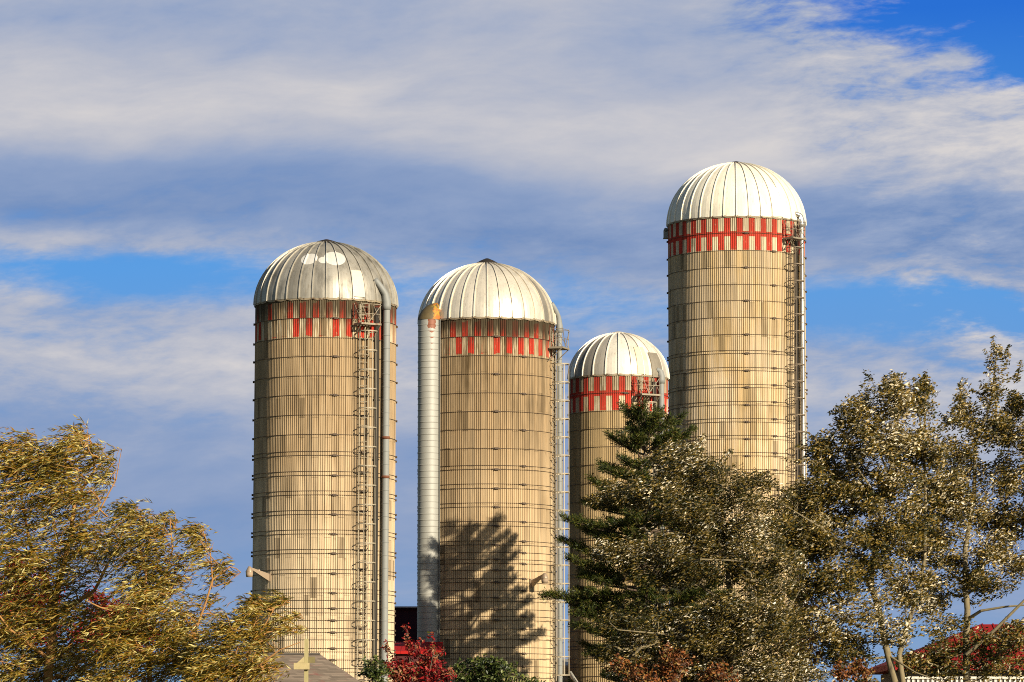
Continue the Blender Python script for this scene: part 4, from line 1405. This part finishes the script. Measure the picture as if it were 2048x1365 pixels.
tree('poplar_tree', 'poplar with one stout pale trunk and a tall thin leader, rightmost of the three', 'tree', GP, 124.0,
     [([(1940, None, 0), (1934, 1365, 0), (1932, 1285, 0), (1935, 1220, 0), (1931, 1175, 0), (1930, 1100, 0.1), (1948, 1000, 0.1), (1950, 890, 0), (1984, 800, 0), (1994, 700, 0)], 0.175, 0.02),
      ([(1934, 1240, 0), (1962, 1222, -0.5), (2010, 1214, -0.8), (2080, 1208, -1.0)], 0.06, 0.02),
      ([(1931, 1175, 0), (1980, 1115, 0.5), (2030, 1035, 0.8), (2070, 960, 0.8)], 0.07, 0.02),
      ([(1933, 1310, -1.2), (1990, 1260, -1.6), (2050, 1200, -1.9), (2110, 1150, -2)], 0.07, 0.03),
      ([(1931, 1170, 0), (1880, 1130, -0.5), (1850, 1080, -0.8)], 0.05, 0.015),
      ([(1950, 880, 0), (1925, 830, -0.2), (1921, 775, -0.2)], 0.03, 0.01),
      ([(1955, 865, 0), (2010, 840, 0.3), (2060, 800, 0.4)], 0.035, 0.012)],
     [(1925, 835, 30, 45), (1922, 780, 10, 18), (1986, 785, 17, 55, 1.3), (1990, 705, 10, 18), (2022, 750, 10, 26), (2042, 805, 20, 48), (1995, 860, 50, 40), (1925, 915, 45, 45), (2005, 950, 55, 45), (2045, 890, 36, 50), (1915, 1010, 75, 50), (2010, 1040, 60, 42),
      (1880, 1095, 75, 42), (1985, 1100, 70, 34), (1850, 1190, 60, 45, 0.8), (1950, 1160, 60, 34, 0.8), (2035, 1130, 36, 45, 0.9), (1890, 980, 50, 60), (1865, 1060, 50, 40), (1900, 1255, 60, 25, 0.6), (1980, 1285, 75, 28, 0.7), (1870, 1322, 85, 34), (2000, 1328, 75, 30, 0.85), (2040, 1275, 40, 30, 0.7),
      (2110, 850, 60, 110, 0.8), (2110, 1010, 70, 90, 0.8), (2120, 1180, 60, 80, 0.5), (1960, 1400, 90, 30, 0.5)],
     980, 1.5, poplar_leaf, M_POPLAR, B_POPLAR, 23, WP,
     shoots=[(1920, 800, 1921, 758, 6), (1990, 720, 1988, 668, 7), (2010, 740, 2018, 692, 6), (1985, 740, 1972, 700, 5), (2035, 760, 2046, 720, 5), (1975, 800, 1945, 775, 5), (1905, 850, 1888, 820, 4), (1955, 860, 1945, 830, 4),
             (1940, 1200, 1880, 1180, 6), (1950, 1210, 2030, 1180, 7), (1950, 1290, 2040, 1240, 7), (1930, 1300, 1850, 1310, 6)])

WW = (-1.0, 0.0, -0.10)
GW = 'windblown willows'
tree('willow_tree', 'tallest windblown willow, at the left border, its strands streaming left', 'tree', GW, 100.0,
     [([(90, None, 0), (95, 1365, 0), (110, 1200, 0), (140, 1080, 0.1), (150, 1000, 0), (190, 940, 0), (178, 870, 0)], 0.2, 0.018),
      ([(145, 1060, 0), (200, 1020, -0.2), (232, 960, -0.2), (242, 905, -0.2)], 0.035, 0.008),
      ([(110, 1200, 0), (60, 1090, 0.4), (40, 980, 0.4), (90, 890, 0.4)], 0.07, 0.012),
      ([(105, 1240, 0), (190, 1180, -0.8), (240, 1080, -0.8), (270, 1010, -0.8)], 0.07, 0.012),
      ([(100, 1320, 0), (20, 1260, -0.9), (-40, 1180, -0.9)], 0.06, 0.012)],
     [(60, 905, 60, 34), (20, 935, 36, 40), (110, 930, 60, 40), (165, 915, 50, 42), (165, 868, 12, 18, 1.4), (150, 880, 24, 16), (215, 930, 20, 32), (225, 975, 16, 20, 0.5), (50, 1000, 90, 55), (150, 1000, 70, 50), (205, 1000, 22, 36, 0.5), (100, 1080, 120, 50), (215, 1080, 60, 50),
      (30, 1150, 80, 45, 0.8), (140, 1150, 90, 46), (60, 1235, 110, 55), (180, 1230, 80, 32, 0.7), (60, 1330, 120, 60), (190, 1320, 90, 60), (100, 1410, 160, 40)],
     700, 1.6, willow_strands(4, 14, 0.75, 0.165, 0.17), M_WILLOW, B_WILLOW, 31, WW,
     shoots=[(170, 890, 172, 848, 6), (60, 900, 70, 868, 5), (120, 920, 110, 890, 4), (232, 980, 242, 902, 7), (200, 920, 215, 888, 5), (20, 900, 10, 875, 4)])
tree('willow_tree', 'middle windblown willow with a forked bare stem leaning toward the grey domed silo', 'tree', GW, 97.0,
     [([(300, None, 0), (300, 1365, 0), (293, 1270, 0), (287, 1220, 0), (292, 1150, 0), (278, 1085, 0), (282, 1020, 0)], 0.13, 0.015),
      ([(288, 1225, 0), (330, 1160, -0.2), (345, 1100, -0.3), (340, 1040, -0.3)], 0.045, 0.012),
      ([(296, 1300, 0), (395, 1250, -0.4), (412, 1205, -0.4), (425, 1160, -0.4), (420, 1100, -0.4), (403, 1055, -0.4)], 0.05, 0.010),
      ([(425, 1175, -0.4), (455, 1165, -0.4), (480, 1148, -0.4)], 0.012, 0.006),
      ([(287, 1217, -0.6), (255, 1212, -0.8), (225, 1222, -0.9), (200, 1215, -1.0), (175, 1203, -1.0)], 0.03, 0.02),
      ([(298, 1330, 0), (430, 1310, -0.6), (500, 1285, -0.8)], 0.05, 0.012)],
     [(275, 1035, 26, 26), (262, 1015, 14, 12), (320, 1065, 46, 40), (285, 1110, 60, 46), (395, 1062, 16, 10, 0.8), (412, 1095, 22, 24, 0.7), (350, 1140, 48, 56, 0.8), (435, 1130, 26, 26, 0.35), (330, 1225, 80, 46), (405, 1215, 45, 24, 0.5),
      (400, 1265, 80, 34), (330, 1310, 100, 56), (430, 1330, 80, 50), (260, 1280, 50, 50), (260, 1370, 60, 40), (400, 1400, 120, 36), (300, 1175, 60, 40)],
     520, 1.3, willow_strands(4, 14, 0.62, 0.15, 0.17, 0.15), M_WILLOW, B_WILLOW, 32, WW,
     shoots=[(282, 1040, 278, 1008, 4), (345, 1060, 352, 1022, 4), (408, 1090, 402, 1046, 7), (415, 1120, 432, 1085, 5), (440, 1150, 470, 1120, 5), (455, 1165, 482, 1140, 4), (420, 1200, 445, 1190, 3)])
tree('willow_tree', 'lowest willow, its sprays crossing the foot of the grey domed silo', 'tree', GW, 94.0,
     [([(480, None, 0), (485, 1365, 0), (500, 1300, 0), (530, 1250, 0), (550, 1215, 0)], 0.09, 0.012),
      ([(490, 1350, -0.2), (520, 1330, -0.5), (560, 1300, -0.6), (600, 1285, -0.6)], 0.04, 0.01),
      ([(505, 1290, 0), (560, 1268, 0.2), (595, 1262, 0.3)], 0.02, 0.008),
      ([(488, 1340, 0), (440, 1300, 0.3), (420, 1260, 0.4)], 0.04, 0.01)],
     [(560, 1208, 30, 16), (530, 1222, 30, 22), (565, 1240, 26, 26, 0.5), (505, 1250, 34, 28), (480, 1268, 40, 28), (530, 1280, 38, 30), (500, 1320, 60, 40), (545, 1335, 30, 40), (440, 1345, 60, 40), (500, 1390, 80, 30)],
     230, 0.9, willow_strands(4, 13, 0.5, 0.14, 0.17, 0.13), M_WILLOW, B_WILLOW, 33, WW,
     shoots=[(540, 1220, 580, 1198, 5), (560, 1240, 612, 1225, 6), (560, 1255, 620, 1258, 6), (510, 1245, 500, 1205, 5), (470, 1260, 455, 1225, 4), (530, 1225, 520, 1192, 4)])

red_leaf = broad_leaves(40, 0.115, 0.6, 0.26, 0.5, zsq=1.0, clumpy=0.3)
GM = 'maroon trees behind the willows'
tree('maroon_tree', 'maroon leaved tree glimpsed behind the tallest willow, near the left border', 'tree', GM, 116.0,
     [([(45, None, 0), (45, 1300, 0), (42, 1180, 0), (45, 1120, 0)], 0.1, 0.02)],
     [(45, 1135, 40, 28), (20, 1180, 50, 40), (80, 1190, 50, 40), (45, 1250, 80, 50)], 130, 1.0, red_leaf, M_MAROON, B_DARK, 41, WP)
tree('maroon_tree', 'maroon leaved tree glimpsed beneath the bare orange limb of the middle willow', 'tree', GM, 116.0,
     [([(235, None, 0), (232, 1320, 0), (230, 1240, 0), (225, 1200, 0)], 0.1, 0.02)],
     [(235, 1232, 60, 26), (195, 1200, 28, 16), (200, 1270, 60, 40), (270, 1270, 50, 40)], 150, 1.0, red_leaf, M_MAROON, B_DARK, 42, WP)

tree('red_shrub', 'crimson shrub in front of the low red roof between the first two silos', 'shrub', None, 104.0,
     [([(835, None, 0), (832, 1420, 0), (826, 1370, 0), (818, 1310, 0), (812, 1265, 0)], 0.05, 0.008),
      ([(830, 1400, 0), (860, 1340, -0.2), (870, 1290, -0.2)], 0.03, 0.008),
      ([(832, 1420, 0), (780, 1350, 0.2), (772, 1290, 0.2)], 0.03, 0.008),
      ([(832, 1420, 0), (890, 1370, 0.1), (900, 1330, 0.1)], 0.03, 0.008)],
     [(828, 1300, 20, 18), (800, 1325, 26, 16), (845, 1318, 26, 22), (874, 1310, 18, 22), (872, 1325, 24, 22), (800, 1345, 44, 22), (860, 1350, 40, 24), (900, 1345, 18, 22), (840, 1390, 80, 30)],
     150, 0.8, broad_leaves(32, 0.105, 0.5, 0.17, 0.9, zsq=0.9, clumpy=0.62), M_RED, B_DARK, 51, (-1, 0, -0.5), shoots=[(822, 1290, 811, 1246, 8), (780, 1310, 768, 1280, 6), (866, 1300, 868, 1262, 7), (880, 1310, 892, 1290, 4), (835, 1300, 842, 1275, 5)])
GS = 'green shrubs at the foot of the silos'
tree('green_shrub', 'small green shrub left of the crimson shrub', 'shrub', GS, 103.0,
     [([(752, None, 0), (752, 1420, 0), (750, 1360, 0), (745, 1320, 0)], 0.04, 0.008)],
     [(745, 1325, 22, 14), (738, 1345, 18, 18), (762, 1345, 20, 20), (755, 1385, 34, 26)], 70, 0.5, broad_leaves(34, 0.09, 0.6, 0.14, 0.6), M_GREEN, B_DARK, 52, WP)
tree('green_shrub', 'broad dark green shrub under the tree shadow on the silo wall', 'shrub', GS, 105.0,
     [([(985, None, 0), (985, 1430, 0), (975, 1370, 0), (960, 1330, 0)], 0.05, 0.01),
      ([(985, 1430, 0), (1020, 1380, 0), (1030, 1345, 0)], 0.04, 0.01),
      ([(985, 1430, 0), (935, 1380, 0), (925, 1340, 0)], 0.04, 0.01)],
     [(925, 1335, 18, 16), (965, 1330, 32, 16), (1000, 1330, 30, 16), (1030, 1345, 30, 16), (970, 1360, 60, 24), (1050, 1368, 34, 16), (990, 1400, 90, 30)],
     230, 0.8, broad_leaves(40, 0.085, 0.6, 0.16, 0.5), M_GREEN, B_DARK, 53, WP)
GO = 'autumn coloured saplings among the poplars'
rust_leaf = broad_leaves(32, 0.10, 0.6, 0.2, 0.6)
tree('autumn_sapling', 'rust coloured sapling below the conifer, nearest to the silo with the wide tube', 'tree', GO, 105.0,
     [([(1290, None, 0), (1288, 1440, 0), (1280, 1370, 0), (1270, 1320, 0)], 0.05, 0.01), ([(1288, 1440, 0), (1350, 1370, 0), (1360, 1330, 0)], 0.03, 0.01)],
     [(1265, 1335, 40, 26), (1350, 1320, 36, 34), (1300, 1360, 60, 24), (1210, 1358, 26, 10, 0.6), (1320, 1400, 80, 30), (1440, 1350, 40, 30, 0.5)], 130, 0.7, rust_leaf, M_RUSTLEAF, B_DARK, 61, WP)
tree('autumn_sapling', 'orange red sapling showing through the poplars below the tallest silo', 'tree', GO, 130.0,
     [([(1612, None, 0), (1612, 1350, 0), (1610, 1250, 0), (1608, 1200, 0)], 0.06, 0.01)],
     [(1608, 1205, 36, 26), (1590, 1235, 30, 20), (1640, 1215, 24, 20), (1610, 1290, 60, 50)], 120, 0.8, rust_leaf, M_RUSTLEAF, B_DARK, 62, WP)
tree('autumn_sapling', 'rust coloured sapling beside the twin pale trunks', 'tree', GO, 112.6,
     [([(1700, None, 0), (1702, 1440, 0), (1708, 1370, 0), (1715, 1330, 0)], 0.04, 0.01)],
     [(1715, 1335, 26, 20), (1685, 1345, 30, 20), (1735, 1350, 16, 18), (1700, 1390, 50, 30)], 80, 0.6, rust_leaf, M_RUSTLEAF, B_DARK, 63, WP)


# white pine: whorls of upswept branches carrying needle tufts
def pine(Y, px, top_py, label, seed):
    rng = np.random.default_rng(seed)
    top = np.array(at(px, top_py, Y))
    b0 = np.array([top[0] + 0.1, Y, 0.0])
    root = tag(empty('pine_tree', tuple(b0)), label, 'tree')
    k = Y / F
    segA, segB, ra, rb = [], [], [], []
    tips, tdir = [], []
    H = top[2]
    nt = 26
    tr = [b0 * (1 - f) + top * f + np.array([0.05 * math.sin(7 * f), 0.05 * math.cos(5 * f), 0]) for f in np.linspace(0, 1, nt)]
    for i in range(nt - 1):
        f0, f1 = i / (nt - 1), (i + 1) / (nt - 1)
        segA.append(tr[i]); segB.append(tr[i + 1]); ra.append(0.19 * (1 - f0) + 0.02); rb.append(0.19 * (1 - f1) + 0.02)
    def branch(p0, az, L, rise, up, r0):
        n = 9
        d = np.array([math.cos(az), math.sin(az), 0.0])
        pts = []
        for j in range(n + 1):
            f = j / n
            pts.append(p0 + d * (L * f) + np.array([0, 0, rise * L * f + up * L * f * f]) + rng.normal(size=3) * 0.02 * L * f * 0.5)
        for j in range(n):
            segA.append(pts[j]); segB.append(pts[j + 1])
            ra.append(r0 * (1 - j / n) + 0.008); rb.append(r0 * (1 - (j + 1) / n) + 0.008)
        # side twigs with tufts
        m = max(6, int(L / 0.075))
        for j in range(m):
            f = 0.30 + 0.70 * (j + rng.random()) / m
            f = min(f, 0.999)
            q = f * n; a = int(q)
            p = pts[a] + (pts[a + 1] - pts[a]) * (q - a)
            s = rng.choice((-1, 1))
            tl = (0.24 + 0.46 * (1 - f) * min(L, 2.5) * 0.5) * (0.6 + 0.8 * rng.random())
            dd = d * (0.55 + 0.3 * rng.random()) + np.array([-d[1], d[0], 0]) * s * (0.35 + 0.6 * rng.random()) + np.array([0, 0, 0.35 + 0.6 * rng.random()])
            dd /= np.linalg.norm(dd)
            e = p + dd * tl
            segA.append(p); segB.append(e); ra.append(0.009); rb.append(0.006)
            for g in np.arange(0.35, 1.01, max(0.16, 0.09 / max(tl, 0.05))):
                tips.append(p + (e - p) * g); tdir.append(dd)
        tips.append(pts[-1]); tdir.append(unit(pts[-1] - pts[-2]))
    # leader shoots
    for (dxp, t_py) in ((0, top_py), (-30, top_py + 26), (26, top_py + 10), (-12, top_py + 8), (42, top_py + 42)):
        e = np.array(at(px + dxp, t_py, Y)); 
        s0 = tr[-3] - np.array([0, 0, 0.3])
        L = np.linalg.norm(e - s0)
        dvec = (e - s0)
        az = rng.random() * 6.28
        for j in range(6):
            pass
        segA.append(s0); segB.append(e); ra.append(0.02); rb.append(0.008)
        for g in np.linspace(0.3, 1.0, 7):
            for _ in range(3):
                dd = unit(dvec + rng.normal(size=3) * 0.5 * np.linalg.norm(dvec))
                tips.append(s0 + dvec * g + rng.normal(size=3) * 0.07); tdir.append(dd)
    z = H - 0.5
    while z > 1.8:
        dep = H - z
        Lm = min(0.85 + dep * 0.46, 2.9)
        nb = 6 if dep < 3 else 7
        a0 = rng.random() * 6.28
        for q in range(nb):
            az = a0 + q * 2 * PI / nb + rng.normal() * 0.22
            L = Lm * (0.5 + 0.62 * rng.random())
            branch(np.array([b0[0], Y, z + rng.normal() * 0.07]), az, L, rng.normal() * 0.07 + 0.10 + 0.25 * max(0, 1 - dep / 3.0), rng.normal() * 0.05 + 0.16 + 0.25 * max(0, 1 - dep / 2.5), 0.022 + 0.010 * L)
        z -= 0.44 + 0.12 * rng.random() + 0.03 * dep
    # the long limbs on the open side
    for (ex, ey, z_py) in ((1082, 1193, 1212), (1118, 1083, 1150), (1128, 1040, 1110), (1180, 960, 1040), (1238, 868, 930), (1165, 1215, 1225), (1135, 1120, 1170)):
        e = np.array(at(ex, ey, Y - 0.3)); p0 = np.array([b0[0], Y, at(px, z_py, Y).z])
        v = e - p0
        branch(p0, math.atan2(v[1] - 0.4, v[0]), np.linalg.norm(v[:2]), v[2] / np.linalg.norm(v[:2]) - 0.12, 0.12, 0.045)
    A0, B0 = np.array(segA), np.array(segB)
    V, Fc = frustums(A0, B0, np.array(ra), np.array(rb), 5)
    np_mesh('trunk', V - b0, Fc, B_DARK, root)
    tips = np.array(tips); tdir = unit(np.array(tdir))
    per = 15
    idx = np.repeat(np.arange(len(tips)), per)
    n = len(idx)
    P = tips[idx] + rng.normal(size=(n, 3)) * np.array([0.05, 0.05, 0.045])
    ax = tdir[idx] * 0.9 + rng.normal(size=(n, 3)) * 0.75
    L = 0.17 * (0.7 + 0.6 * rng.random(n))
    V, Fc = kites(P, ax, rng.normal(size=(n, 3)), L, np.full(n, 0.027), 0.0)
    t = np.clip(0.6 * rng.random(n) + 0.4 * rng.random(len(tips))[idx], 0, 1)
    np_mesh('crown', V - b0, Fc, M_PINE, root, np.repeat(t, 2))
    return root


pine(143.5, 1288, 826, 'dark green conifer with long level limbs in front of the smallest silo', 71)
